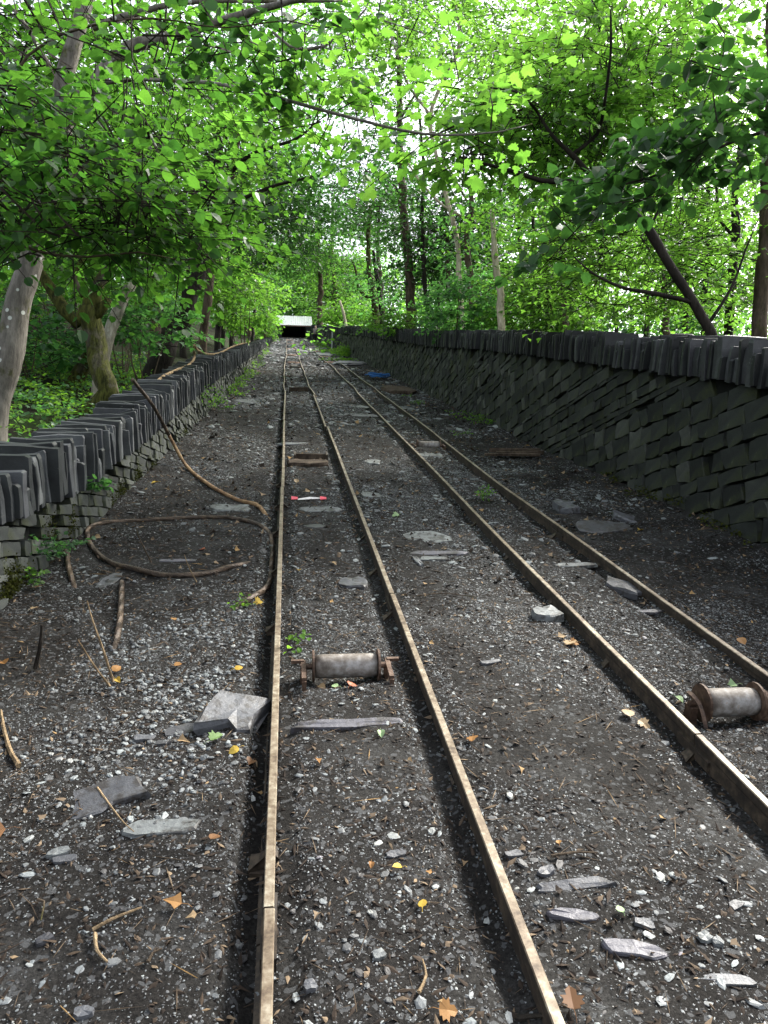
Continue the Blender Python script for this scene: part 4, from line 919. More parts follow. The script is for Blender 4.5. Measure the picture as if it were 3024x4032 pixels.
def leaf_mesh(kind, mat, v):
    k = (kind, mat, v)
    if k not in LEAFMESH:
        st = rng.bit_generator.state
        V, F, t = leaves(kind, np.zeros((1, 3)), np.array([[1., 0, 0]]), np.array([[0, 0, 1.]]), np.array([1.]), np.array([.1 + .2 * v]), .5, .35); me = mesh_np('leaf', V, F, t); me.materials.append(MATS[mat]); LEAFMESH[k] = me
    return LEAFMESH[k]
def finish(fo, root, name, keepn=295):
    base = np.array(root.location)
    if fo.lf:
        sc_ = np.concatenate([l[6] for l in fo.lf]); thr = np.sort(sc_)[::-1][min(keepn, len(sc_) - 1)]
        for kind, pos, A, N, sz, ti, score, mat in fo.lf:
            m_ = score > thr; Aa, Bb, Nn = leaf_frames(A, N)
            for i in np.nonzero(m_)[0]:
                o = link('leaf', leaf_mesh(kind, mat, int(min(4, ti[i] * 5))), None, root)
                M = Matrix([[*(c)] for c in np.c_[np.stack([Aa[i], Bb[i], Nn[i]], 1) * sz[i], pos[i] - base]] + [[0, 0, 0, 1]]); o.matrix_basis = M
            if (~m_).any(): fo.put(mat, leaves(kind, pos[~m_], A[~m_], N[~m_], sz[~m_], ti[~m_]))
    for mat in fo.V:
        me = mesh_np(name, np.vstack(fo.V[mat]) - base, np.vstack(fo.F[mat]), np.concatenate(fo.T[mat])); me.materials.append(MATS[mat]); o = link(name, me, None, root); o['kind'] = 'stuff'
    if fo.tw.n:
        o = fo.tw.build('twigs', 'bark_dark', root, loc=base); o.location = (0, 0, 0); o['kind'] = 'stuff'
def limb(root, pts, mat, name='branch', sides=9, rough=.22, step=.12):
    """pts: (dx, dy, width_px, D)"""
    q = np.array([[*P(a, b_, d), w_ / FPX * d / 2] for a, b_, w_, d in pts]); C = smooth_path(q, step)
    n = len(C); jit = np.c_[vn(np.arange(n) * .35, 0, 0, int(pts[0][0]) + 3), vn(np.arange(n) * .35, 5, 0, 9), vn(np.arange(n) * .35, 9, 0, 4)] - .5
    C[:, :3] += jit * C[:, 3:4] * (.35 if mat == 'bark_grey' else .8) * np.r_[0, np.ones(n - 1)][:, None]
    base = np.array(root.location); o = MB().add(*tube(C[:, :3] - base, np.maximum(C[:, 3], .002), sides, rough, int(abs(pts[0][0])) + 1)).build(name, mat, root, smooth=True); return C[:, :3]
def ground_at(dx, D):
    p = P(dx, 900, D); q = to_incl(p[None])[0]; x, y = q[0], q[1]
    z = float(gz(x, y)); w_ = to_world([x, y, z]); return w_
NT = [0]
def tree(label, trunk, D, bark_, limbs=(), crowns=(), name='tree', cat='tree', base=True, keepn=0, group=None):
    """trunk: list of (dx,dy,wpx) from the bottom up at depth D; crowns: (dx,dy,D,rx,rz in traced px, depth radius m, sprays, kind, mat, size, tint, opts)"""
    NT[0] += 1; b_ = trunk[0]; gw = ground_at(b_[0], D); root = empty(name, tuple(gw), label, cat, group, world=True)
    pts = [(*t, D) if len(t) == 3 else t for t in trunk]
    if base:
        gx, gy, gd = proj(gw); gy += 6
        if gy > pts[0][1] + 4: pts = [(pts[0][0] + (pts[0][0] - pts[1][0]) * .15, gy, pts[0][2] * 1.35, D)] + pts
    anch = [limb(root, pts, bark_, 'trunk', 12, .2)]
    for l in limbs: anch.append(limb(root, [(*t, D) if len(t) == 3 else t for t in l], bark_))
    an = np.vstack(anch); fo = Foliage()
    for c in crowns:
        dx, dy, cD, rx, rz, rd, ns, kind, mat, size, tm = c[:11]; op = c[11] if len(c) > 11 else {}
        crown(fo, P(dx, dy, cD), (rx / FPX * cD, rd, rz / FPX * cD), ns, kind, mat, size, tm, anchors=an, seed=NT[0] * 3 + int(dx) % 7, keep=keepn > 0, **op)
    finish(fo, root, 'crown', keepn); return root
FAR = dict(nl=12, L=1.3, layers=.8, twig=.008); MID = dict(nl=14, L=1.0, layers=.6, twig=.006)
# --- left, near
tree('pale grey lichen-spotted trunk at the left edge with thick boughs curving over the track', [(-8, 890, 50), (22, 760, 56), (42, 640, 54), (66, 570, 50), (100, 460, 46), (128, 350, 44), (128, 210, 40), (160, 90, 34), (205, -60, 28)], 6.4, 'bark_grey',
     [[(118, 380, 34), (150, 240, 36), (200, 195, 32), (245, 130, 30), (300, 95, 26), (370, 80, 24), (440, 58, 20), (520, 35, 18), (600, 10, 13, 6.0), (700, -10, 8, 5.6)],
      [(215, 180, 10), (300, 172, 8), (380, 175, 8), (460, 180, 8, 5.8), (560, 200, 7.5, 5.5), (650, 225, 7, 5.2), (760, 255, 6.5, 5.0), (870, 282, 6, 4.9), (960, 292, 5, 4.9), (1080, 285, 3.5, 4.9), (1150, 268, 2, 4.9)],
      [(200, 60, 16), (290, 30, 14), (380, 8, 12), (480, 2, 9), (620, 4, 7), (740, 2, 5)], [(110, 150, 12), (60, 60, 9), (20, 10, 6)],
      [(590, 70, 5, 6), (625, 100, 6, 6), (660, 108, 7, 6), (700, 100, 6, 6), (740, 70, 5, 6), (790, 20, 4, 6), (810, -30, 3, 6)], [(690, 100, 3, 6), (730, 112, 2, 6)], [(670, 30, 5, 5.6), (760, 42, 4, 5.6), (830, 45, 3, 5.6), (920, 75, 2, 5.5)]],
     [(60, 60, 7.7, 170, 120, 1.3, 110, 'haz', 'leaf_hazel', .075, .7), (330, 180, 7.9, 260, 120, 1.2, 170, 'haz', 'leaf_hazel', .07, .8), (1010, 250, 5.2, 90, 40, .4, 12, 'syc', 'leaf_sycamore', .1, .6, dict(nl=10, L=.5)),
      (660, 250, 5.8, 100, 70, .6, 22, 'syc', 'leaf_sycamore', .1, .6, dict(nl=10, L=.5)), (820, 200, 5.8, 90, 60, .6, 18, 'syc', 'leaf_sycamore', .1, .6, dict(nl=10, L=.5))], name='lichened_tree')
tree('round-leaved hazel sending dark leafy boughs in from the left edge', [(-60, 1000, 40), (-50, 800, 34), (-40, 620, 26), (-30, 500, 18), (-45, 300, 12)], 4.4, 'bark_brown',
     [[(-35, 480, 8), (0, 465, 7), (90, 445, 6), (180, 420, 5), (250, 378, 4), (300, 330, 3), (330, 290, 2)], [(-38, 540, 8), (0, 515, 6), (90, 545, 6), (190, 555, 5), (300, 545, 4), (380, 560, 2)],
      [(-30, 420, 6), (60, 350, 5), (160, 335, 4), (260, 320, 3), (340, 345, 2)], [(180, 420, 3), (260, 440, 3), (350, 430, 2), (420, 410, 1.5)], [(-40, 300, 7), (60, 120, 6), (180, 60, 5), (330, 40, 4), (480, 60, 3), (620, 45, 3), (700, 60, 2)]],
     [(230, 360, 4.5, 290, 110, 1.1, 120, 'haz', 'leaf_hazel', .07, .5, dict(nl=10, L=.5, layers=.25)), (110, 455, 4.2, 240, 85, .9, 80, 'haz', 'leaf_hazel', .068, .45, dict(nl=10, L=.5, layers=.25)),
      (330, 470, 4.7, 180, 80, .9, 66, 'haz', 'leaf_hazel', .07, .55, dict(nl=10, L=.5, layers=.25)), (230, 70, 4.7, 300, 100, 1.0, 48, 'haz', 'leaf_hazel', .068, .55, dict(nl=10, L=.5, layers=.25)),
      (560, 45, 4.8, 170, 50, .6, 22, 'haz', 'leaf_dark', .085, .7, dict(nl=9, L=.4)), (60, 190, 4.6, 150, 120, .9, 44, 'haz', 'leaf_hazel', .068, .45, dict(nl=10, L=.5, layers=.25))], name='hazel_tree', keepn=295)
r_ = tree('crooked mossy tree forking above the low wall', [(160, 935, 44), (210, 880, 52), (229, 845, 46), (208, 780, 44), (193, 700, 42), (190, 660, 40)], 9.6, 'bark_mossy',
          [[(188, 670, 38), (168, 700, 30), (140, 670, 28), (112, 625, 24), (85, 580, 18), (60, 540, 10)], [(195, 680, 34), (210, 630, 28), (232, 590, 26), (262, 545, 20), (290, 470, 14), (300, 380, 9)],
           [(180, 640, 13), (160, 600, 10), (170, 570, 8), (185, 555, 4)], [(205, 690, 22), (228, 660, 20), (235, 645, 15)], [(186, 690, 18), (190, 640, 16), (198, 625, 9)]],
          [(110, 480, 10, 150, 90, 1.5, 90, 'haz', 'leaf_hazel', .09, .7, MID), (320, 420, 10.5, 150, 120, 1.5, 110, 'haz', 'leaf_hazel', .09, .75, MID)], name='mossy_tree')
tree('broken dead trunk bleached white standing behind the mossy tree', [(215, 830, 28), (240, 720, 26), (262, 660, 24), (285, 608, 20)], 10.8, 'bark_dead', [[(262, 655, 12), (280, 640, 10), (300, 600, 3)]], name='dead_tree')
tree('leaning mossy stump half hidden beside the mossy tree', [(135, 880, 40), (160, 820, 34), (190, 770, 28), (225, 720, 22)], 11.5, 'bark_mossy', name='leaning_trunk')
tree('thick dark trunk with mossy flank behind the low wall', [(345, 790, 44), (375, 720, 36), (410, 640, 34), (440, 540, 32), (455, 440, 32), (470, 330, 26), (480, 200, 20)], 13.2, 'bark_dark',
     [[(455, 460, 12), (520, 430, 9), (600, 400, 7), (680, 380, 4)], [(455, 420, 10), (520, 350, 9, 12.6), (575, 322, 8, 12.3), (640, 300, 6, 12), (692, 258, 3, 12)], [(440, 560, 10), (400, 480, 9), (380, 380, 7), (350, 260, 5)]],
     [(420, 330, 13, 190, 170, 2.2, 190, 'syc', 'leaf_sycamore', .12, .45, MID), (480, 120, 12, 160, 130, 2, 100, 'haz', 'leaf_hazel', .11, .6, MID)], name='dark_tree')
tree('slender straight trunk just right of the thick dark one', [(438, 745, 19), (445, 660, 18), (458, 570, 17), (480, 490, 15), (500, 380, 12), (520, 260, 8)], 19.5, 'bark_brown', [[(470, 520, 5), (540, 480, 4), (620, 465, 3)]],
     [(560, 430, 16, 130, 60, 2.5, 120, 'tri', 'leaf_dark', .13, .8, MID)], name='slender_tree')
tree('ivy-grown dark trunk hung with dead strips, left of the thick dark trunk', [(330, 800, 30), (335, 700, 26), (325, 600, 24), (330, 480, 20), (335, 340, 16)], 15, 'bark_brown', [[(330, 640, 9), (300, 560, 7), (290, 480, 5)]],
     [(300, 250, 15, 170, 190, 2.5, 160, 'tri', 'leaf_hazel', .13, .7, MID)], name='ivy_tree')
tree('thin dark pole of a tree in the shade behind the lichened trunk', [(105, 800, 12), (120, 700, 12), (118, 560, 10), (112, 300, 8)], 16, 'bark_dark', (), [(60, 330, 15, 150, 260, 2.5, 170, 'tri', 'leaf_hazel', .14, .6, MID)], name='pole_tree')
# --- left, far
k = 0
for lab, dx, D, wd, cr in [('thin dark trunk in the left wood behind the dead trunk', 300, 21, 12, (290, 480, 130, 110)), ('dark forked trunk above the bend of the low wall', 395, 24, 14, (400, 560, 110, 90)),
                           ('mid-distance tree with bright low boughs left of the shed', 500, 33, 9, (500, 590, 80, 75)), ('tree overhanging the far end of the low wall', 545, 48, 7, (545, 600, 55, 75)),
                           ('dark spreading tree high in the left middle', 470, 30, 14, (590, 480, 130, 90)), ('tall tree behind the hazel boughs', 480, 34, 10, (540, 250, 150, 150))]:
    tree(lab, [(dx, 740, wd), (dx + 8, 600, wd * .9), (dx + 20, 450, wd * .7), (dx + 25, 300, wd * .5)], D, 'bark_dark', [[(dx + 12, 560, wd * .5), (dx + 60, 480, wd * .4), (dx + 110, 440, wd * .2)]],
         [(cr[0], cr[1], D, cr[2], cr[3], D * .12, [150, 170, 210, 190, 330, 260][k], 'rho' if D > 28 else 'tri', ['leaf_blue', 'leaf_sycamore', 'leaf_sycamore', 'leaf_blue', 'leaf_dark', 'leaf_blue'][k], .15 if D < 30 else .19, [.5, .6, .7, .6, .9, .5][k], FAR)], name='woodland_tree')
    k += 1
# --- centre, beyond the shed
k = 0
for lab, dx, D, mat, t, cr in [('misty pale tree behind the left part of the shed', 560, 112, 'leaf_blue', .9, (560, 600, 90, 80)), ('tree directly behind the white roof', 640, 125, 'leaf_blue', .8, (650, 600, 90, 75)),
                               ('bushy tree right of the white roof', 720, 100, 'leaf_sycamore', .5, (730, 630, 75, 60)), ('wide crown closing the view above the shed', 690, 90, 'leaf_sycamore', .4, (700, 540, 130, 65)),
                               ('tall dark crown against the sky left of centre', 535, 60, 'leaf_blue', .4, (590, 390, 110, 110)), ('tall crown against the sky right of centre', 820, 65, 'leaf_blue', .4, (800, 430, 130, 75))]:
    tree(lab, [(dx, 700, 12), (dx + 3, 620, 10), (dx - 4, 540, 8), (dx, 420, 6)], D, 'bark_brown', (), [(cr[0], cr[1], D, cr[2], cr[3], D * .09, [420, 420, 300, 480, 420, 380][k], 'rho', mat, .42 * D / 100, t, dict(nl=12, L=3.2 * D / 100, layers=1.2, twig=.02))], name='distant_tree')
    k += 1
tree('pale twisted trunk with a dark twin beside it above the far wall', [(812, 700, 16), (808, 650, 15), (798, 600, 14), (795, 540, 10), (800, 450, 6)], 36, 'bark_mossy', [[(810, 640, 8), (790, 640, 7), (772, 615, 6), (768, 585, 5), (760, 560, 3)]],
     [(800, 470, 36, 90, 50, 4, 110, 'rho', 'leaf_dark', .2, .9, FAR)], name='twisted_tree')
tree('dark twin trunk just right of the pale twisted one', [(825, 700, 13), (822, 650, 12), (812, 590, 9), (806, 540, 6)], 37, 'bark_dark', name='twin_tree')
tree('orange-brown leaning dead stem above the far wall', [(748, 712, 7), (742, 680, 6), (735, 650, 5)], 56, 'bark_bare', name='dead_tree')
tree('bare pale stem leaning by the far end of the low wall', [(570, 735, 7), (578, 700, 7), (584, 670, 6), (600, 650, 4)], 66, 'bark_bare', name='bare_tree')
# --- right of centre
tree('tall straight dark trunk standing right of the centre', [(888, 710, 22), (882, 600, 20), (876, 500, 18), (866, 400, 17), (862, 250, 13), (860, 60, 9)], 25.5, 'bark_brown',
     [[(880, 560, 6), (910, 535, 5), (940, 500, 3)], [(866, 420, 7), (830, 380, 5), (790, 370, 3)], [(862, 260, 7), (900, 200, 5), (940, 120, 3)]],
     [(880, 470, 25, 120, 80, 3, 170, 'tri', 'leaf_dark', .14, .85, MID), (850, 220, 26, 130, 110, 3, 120, 'tri', 'leaf_hazel', .14, .8, dict(nl=9, L=1.0, layers=.6, twig=.006, clump=.5)), (850, 600, 28, 100, 50, 2.5, 90, 'tri', 'leaf_blue', .14, .6, MID)], name='straight_tree')
tree('narrow dark trunk immediately right of the tall straight one', [(925, 710, 10), (918, 600, 10), (912, 480, 9), (915, 360, 7), (905, 240, 5)], 24, 'bark_dark', (), [(940, 560, 26, 90, 70, 2.5, 130, 'tri', 'leaf_dark', .15, .9, FAR)], name='narrow_tree')
tree('thin trunk between the straight trunk and the bare pale stem', [(968, 705, 9), (966, 560, 8), (962, 430, 6), (955, 330, 5)], 24, 'bark_brown', (), [(980, 480, 24, 90, 90, 2.5, 130, 'rho', 'leaf_dark', .18, .9, FAR)], name='thin_tree')
tree('broken brown trunk behind the bare pale stem', [(1020, 710, 14), (1016, 620, 14), (1010, 520, 13), (1018, 430, 10), (1005, 370, 5)], 19, 'bark_brown', [[(1015, 450, 5), (985, 390, 4), (960, 345, 2)]], [(1010, 540, 20, 80, 90, 2, 60, 'tri', 'leaf_blue', .14, .6, MID)], name='broken_tree')
tree('bare pale upright stem without bark just behind the tall wall', [(1085, 730, 17), (1080, 650, 16), (1073, 580, 15), (1068, 530, 13), (1062, 450, 9)], 14.4, 'bark_bare', (), [(1070, 470, 14.6, 55, 40, .8, 30, 'syc', 'leaf_sycamore', .1, .8), (1050, 560, 15, 45, 30, .8, 12, 'syc', 'leaf_sycamore', .1, .8)], name='bare_tree')
tree('long pale bough slanting across the gap at upper middle', [(1010, 470, 6), (960, 440, 6), (900, 370, 5), (870, 300, 5), (850, 240, 4), (860, 130, 3), (850, 40, 2)], 11, 'bark_bare', base=False, name='slanting_bough') if False else None
tree('tall pale tree in the bright gap at top centre', [(1000, 700, 12), (985, 520, 11), (960, 400, 9), (930, 250, 8), (990, 100, 7), (975, -40, 5)], 19, 'bark_bare',
     [[(930, 250, 6), (880, 180, 5), (850, 90, 4), (840, 0, 3)], [(960, 330, 5), (1040, 200, 4), (1090, 80, 3)], [(1000, 470, 5), (940, 430, 5), (880, 350, 4), (855, 260, 3)]],
     [(960, 90, 19, 150, 110, 2, 130, 'tri', 'leaf_hazel', .12, .9, dict(nl=9, L=.9, layers=.5, twig=.005, clump=.5)), (780, 110, 19, 130, 100, 2, 140, 'tri', 'leaf_hazel', .12, .9, dict(nl=9, L=.9, layers=.5, twig=.005, clump=.52)),
      (800, 310, 19, 100, 70, 2, 100, 'tri', 'leaf_blue', .13, .7, dict(nl=9, L=.9, layers=.5, twig=.005, clump=.5)), (640, 130, 24, 170, 130, 3, 240, 'tri', 'leaf_blue', .15, .8, dict(nl=9, L=.9, layers=.5, twig=.005, clump=.48)), (1080, 90, 14, 150, 110, 1.6, 110, 'syc', 'leaf_sycamore', .115, .9, dict(nl=10, L=.8, layers=.4, twig=.005)), (800, 40, 15, 170, 60, 1.6, 70, 'syc', 'leaf_sycamore', .11, .8, dict(nl=10, L=.8, layers=.4, twig=.005))], name='pale_tree')
# --- right, bright sycamores
tree('leaning dark sycamore sending long boughs left over the tall wall', [(1545, 740, 26), (1520, 690, 21), (1490, 640, 20), (1450, 580, 20), (1400, 500, 20), (1355, 450, 17), (1320, 410, 15), (1280, 385, 14)], 8.0, 'bark_dark',
     [[(1290, 392, 15), (1230, 392, 12), (1170, 390, 10), (1110, 370, 8), (1050, 355, 6), (960, 330, 3, 7.4)], [(1285, 388, 14), (1240, 340, 11), (1190, 290, 8), (1160, 240, 6), (1120, 200, 5, 7.6), (1060, 190, 3, 7.3)],
      [(1235, 335, 9), (1290, 290, 8), (1305, 220, 7, 7.5), (1320, 120, 6, 7.2), (1320, 20, 4, 7)], [(1400, 500, 8), (1430, 440, 6), (1455, 390, 4), (1520, 340, 3)], [(1500, 655, 10), (1420, 635, 9), (1340, 620, 7), (1280, 590, 5), (1240, 555, 3)],
      [(1530, 700, 8), (1580, 620, 6), (1610, 540, 4), (1640, 470, 2)]],
     [(1180, 280, 8.9, 210, 110, 1.2, 270, 'syc', 'leaf_sycamore', .082, .6, dict(nl=11, L=.7, layers=.35)), (1330, 160, 8.8, 230, 150, 1.3, 350, 'syc', 'leaf_sycamore', .082, .7, dict(nl=11, L=.7, layers=.35)),
      (1370, 560, 9.8, 225, 110, 1.3, 290, 'syc', 'leaf_sycamore', .08, .8, dict(nl=11, L=.7, layers=.3)), (1560, 420, 10, 160, 140, 1.3, 180, 'syc', 'leaf_sycamore', .085, .75, dict(nl=11, L=.7, layers=.3)),
      (1540, 630, 10, 160, 70, 1.2, 130, 'syc', 'leaf_sycamore', .08, .8, dict(nl=11, L=.7, layers=.3)), (1010, 330, 8, 90, 50, .8, 26, 'syc', 'leaf_sycamore', .11, .7, dict(nl=11, L=.6, layers=.3))], name='sycamore_tree', keepn=295)
tree('brown trunk at the right edge behind the tall wall', [(1635, 740, 34), (1648, 600, 30), (1655, 450, 28), (1662, 250, 22), (1668, 0, 16)], 9, 'bark_brown', (), [(1560, 120, 11, 190, 160, 1.5, 230, 'syc', 'leaf_sycamore', .09, .8, dict(nl=11, L=.7, layers=.35))], name='edge_tree')
tree('dark trunk with a pale scar left of the right edge trunk', [(1575, 735, 20), (1580, 600, 19), (1590, 500, 18), (1588, 420, 14), (1600, 300, 10)], 11, 'bark_dark', [[(1590, 520, 9), (1555, 470, 7), (1545, 380, 5)]], [(1430, 20, 12.5, 220, 120, 2, 190, 'syc', 'leaf_sycamore', .12, .9, MID)], name='scarred_tree')
tree('short stout stem of bright undergrowth in the middle of the right wood', [(1222, 735, 14), (1220, 690, 14), (1218, 640, 10), (1215, 590, 7)], 14, 'bark_brown', (), [(1240, 560, 15, 120, 100, 1.8, 210, 'syc', 'leaf_sycamore', .115, .85, MID), (1170, 650, 15.5, 70, 50, 1.5, 70, 'syc', 'leaf_sycamore', .11, .8, MID)], name='young_sycamore')
tree('background sycamore filling the bright wood at right', [(1440, 730, 16), (1435, 600, 14), (1420, 450, 10), (1400, 250, 8)], 19, 'bark_brown', (), [(1400, 420, 19, 260, 160, 2.5, 300, 'tri', 'leaf_sycamore', .14, .9, MID), (1250, 180, 19, 260, 170, 2.5, 260, 'tri', 'leaf_sycamore', .14, .95, MID)], name='back_sycamore')
tree('background tree filling the wood above the middle of the tall wall', [(1130, 720, 12), (1128, 600, 11), (1120, 450, 8), (1110, 300, 6)], 26, 'bark_dark', (), [(1120, 500, 27, 160, 130, 3, 300, 'rho', 'leaf_blue', .19, .6, FAR), (1130, 640, 26, 130, 60, 3, 130, 'rho', 'leaf_sycamore', .18, .6, FAR)], name='back_tree')
tree('tall crown of pale leaves over the top right of the gap', [(1190, 700, 10), (1192, 500, 10), (1200, 300, 8), (1205, 60, 6)], 23, 'bark_brown', (), [(1180, 30, 23, 230, 120, 3, 260, 'tri', 'leaf_sycamore', .15, .9, MID), (930, 20, 24, 180, 90, 3, 230, 'tri', 'leaf_sycamore', .15, .9, MID)], name='tall_sycamore')
tree('far tree closing the right wood beside the edge trunk', [(1520, 720, 12), (1525, 600, 11), (1530, 400, 8)], 28, 'bark_dark', (), [(1540, 480, 28, 190, 190, 3, 330, 'rho', 'leaf_sycamore', .2, .9, FAR)], name='far_tree')
# dark broad leaves hanging in at the right
tree('dark broad-leaved bough hanging into the picture from the right', [(1700, 270, 10, 3.6), (1600, 300, 7, 3.6), (1480, 350, 6, 3.6), (1400, 385, 5, 3.7), (1340, 400, 4, 3.7), (1270, 470, 3, 3.8), (1160, 590, 2, 3.9)], 3.6, 'bark_dark',
     [[(1560, 310, 3), (1540, 200, 3), (1570, 90, 2), (1530, 40, 1.5)]],
     [(1360, 400, 3.7, 90, 80, .35, 20, 'haz', 'leaf_dark', .075, .5, dict(nl=10, L=.3, layers=0, twig=.002)), (1500, 330, 3.6, 150, 70, .4, 26, 'haz', 'leaf_dark', .075, .5, dict(nl=10, L=.3, layers=0, twig=.002)),
      (1590, 190, 3.5, 80, 150, .35, 22, 'haz', 'leaf_dark', .08, .5, dict(nl=9, L=.3, layers=0, twig=.002)), (1230, 500, 3.8, 70, 70, .2, 6, 'haz', 'leaf_dark', .07, .3, dict(nl=8, L=.3, layers=0, twig=.002, clump=.1))],
     name='hanging_bough', base=False, keepn=280)
# --- low growth
def shrub(label, dx, dy, D, rx, rz, rd, ns, kind, mat, size, tm, name='shrub', cat='shrub', **op):
    NT[0] += 1; gw = ground_at(dx, D); root = empty(name, tuple(gw), label, cat, None, world=True); fo = Foliage(); c = P(dx, dy, D)
    st = []
    for i in range(5):
        e = c + rng.normal(0, .5, 3) * [rx / FPX * D, rd, rz / FPX * D * .6]; C = smooth_path([gw, (gw + e) / 2 + rng.normal(0, .05, 3), e], .1); MB().add(*tube(C - gw, np.linspace(.012, .005, len(C)) * max(1, D / 15), 5)).build('stem', 'bark_brown', root); st.append(C)
    op.setdefault('L', .5); op.setdefault('layers', .2)
    crown(fo, c, (rx / FPX * D, rd, rz / FPX * D), ns, kind, mat, size, tm, anchors=np.vstack(st), seed=NT[0], clump=.3, **op); finish(fo, root, 'foliage')
shrub('blue-green young sycamore thicket above the low wall', 320, 700, 11.6, 85, 40, .8, 55, 'syc', 'leaf_blue', .11, .6)
shrub('bright leafy boughs hanging above the low wall left of the slender trunk', 270, 630, 13, 90, 40, 1.0, 50, 'syc', 'leaf_sycamore', .11, .6)
shrub('dim herb-layer bush in the shade behind the lichened trunk', 70, 720, 11, 110, 70, 1.2, 90, 'haz', 'leaf_blue', .09, .5)
shrub('young beech-green bush between the lichened trunk and the mossy tree', 120, 610, 15, 120, 70, 1.5, 120, 'tri', 'leaf_sycamore', .12, .6)
shrub('bright bush beyond the slender trunk over the low wall', 530, 650, 26, 80, 60, 2, 210, 'tri', 'leaf_sycamore', .14, .8)
shrub('pale green sycamore bush behind the tall wall at the centre right', 985, 665, 17, 85, 42, 1.5, 120, 'syc', 'leaf_blue', .13, .9)
shrub('mass of leaves just above the far coping of the tall wall', 900, 700, 24, 110, 14, 2, 110, 'tri', 'leaf_sycamore', .13, .7)
shrub('leaves spilling over the tall wall behind the bare pale stem', 1150, 700, 16, 130, 22, 1, 90, 'syc', 'leaf_sycamore', .1, .7)
shrub('green weeds crowding the far left wall end', 575, 706, 58, 16, 26, 3, 120, 'rho', 'leaf_sycamore', .2, .7, L=.8)
shrub('bushes filling the bank right of the distant shed', 760, 680, 60, 60, 26, 3, 170, 'rho', 'leaf_sycamore', .26, .6, L=.9)
shrub('bushes on the bank left of the distant shed', 525, 690, 62, 38, 26, 3, 130, 'rho', 'leaf_sycamore', .26, .6, L=.9)
def low(label, pts, n, kind, mat, size, tm, h=.12, name='weeds', cat='weeds', spread=.12, kind_=None, nl=7):
    """small plants rooted at incline points"""
    pts = np.array(pts); root = empty(name, tuple(pts[0]), label, cat); fo = Foliage(); O = pts[rng.integers(0, len(pts), n)] + rng.normal(0, spread, (n, 3)) * [1, 1, .0]; 
    O[:, 2] += rng.uniform(0, h, n); Dv = rng.normal(size=(n, 3)); Dv[:, 2] = rng.uniform(.0, .8, n)
    sprays(fo, O, Dv, rng.uniform(.4, 1, n) * h * 1.4, nl, kind, mat, size, tm * np.ones(n), twig=.0015, up_=.5); base = pts[0]
    finish(fo, root, 'foliage')
low('leafy weed growing out of the low wall foot by the hanging cable', [atx(440, 865, -1.42), atx(452, 880, -1.36), atx(462, 893, -1.34), gp(470, 890, .03)], 46, 'haz', 'leaf_sycamore', .045, .7, .25, 'bramble', 'bramble', .16)
low('ivy patch climbing the bottom of the low wall near the camera', [atx(85, 1185, -1.56), atx(110, 1200, -1.52), gp(130, 1210, .04), gp(95, 1225, .04)], 40, 'haz', 'leaf_blue', .03, .6, .1, 'ivy', 'ivy', .08)
low('bramble sprig with broad leaves on the face of the low wall', [atx(205, 1060, -1.5), atx(225, 1050, -1.48)], 7, 'haz', 'leaf_blue', .06, .6, .08, 'bramble', 'bramble', .04)
low('small bright herb at the very foot of the low wall, left edge', [gp(75, 1255, .02), gp(60, 1275, .02)], 14, 'haz', 'leaf_sycamore', .028, .6, .06, 'herb', 'herb', .05)
low('seedling sprouting beside the nearest roller', [gp(640, 1408, .01)], 3, 'haz', 'leaf_fern', .03, .9, .12, 'seedling', 'seedling', .01)
low('yellow-green sprig on the buried cable end', [gp(520, 1312, .01)], 5, 'rho', 'leaf_fern', .03, .95, .05, 'sprig', 'sprig', .03)
low('green weeds in the overgrown track by the third rail', [gp(1040, 1068, .01), gp(1050, 1085, .01)], 10, 'haz', 'leaf_sycamore', .03, .7, .1, 'weeds', 'weeds', .04)
low('ferny weeds along the foot of the tall wall', [gp(1030, 915), gp(1060, 925), gp(1000, 905)], 60, 'tri', 'leaf_fern', .035, .6, .1, 'weeds', 'weeds', .13)
low('dark moss and weeds at the near foot of the tall wall', [gp(1440, 1090), gp(1400, 1085), gp(1480, 1110), gp(1330, 1050), gp(1540, 1140), gp(1600, 1170)], 150, 'rho', 'moss', .03, .8, .06, 'weeds', 'weeds', .12)
low('bright grass clump against the tall wall beyond the blue rope', [gp(752, 772), gp(745, 768), gp(760, 773)], 260, 'rho', 'leaf_fern', .12, .9, .35, 'grass_clump', 'grass', .3)
low('patchy weeds around the far end of the overgrown track', [gp(720, 755), gp(700, 748), gp(735, 765), gp(690, 742), gp(710, 760), gp(740, 780), gp(725, 745)], 320, 'rho', 'leaf_fern', .1, .7, .12, 'weeds', 'weeds', .45)
low('weeds along the foot of the far low wall', [gp(x_, y_) for x_, y_ in [(500, 855), (515, 835), (530, 815), (545, 795), (555, 780), (565, 768), (572, 760)]], 260, 'rho', 'leaf_fern', .06, .6, .22, 'weeds', 'weeds', .16)
low('little weeds beside the rightmost rail', [gp(1330, 1020), gp(905, 872), gp(880, 858), gp(1000, 945)], 40, 'tri', 'leaf_fern', .03, .7, .06, 'weeds', 'weeds', .1)
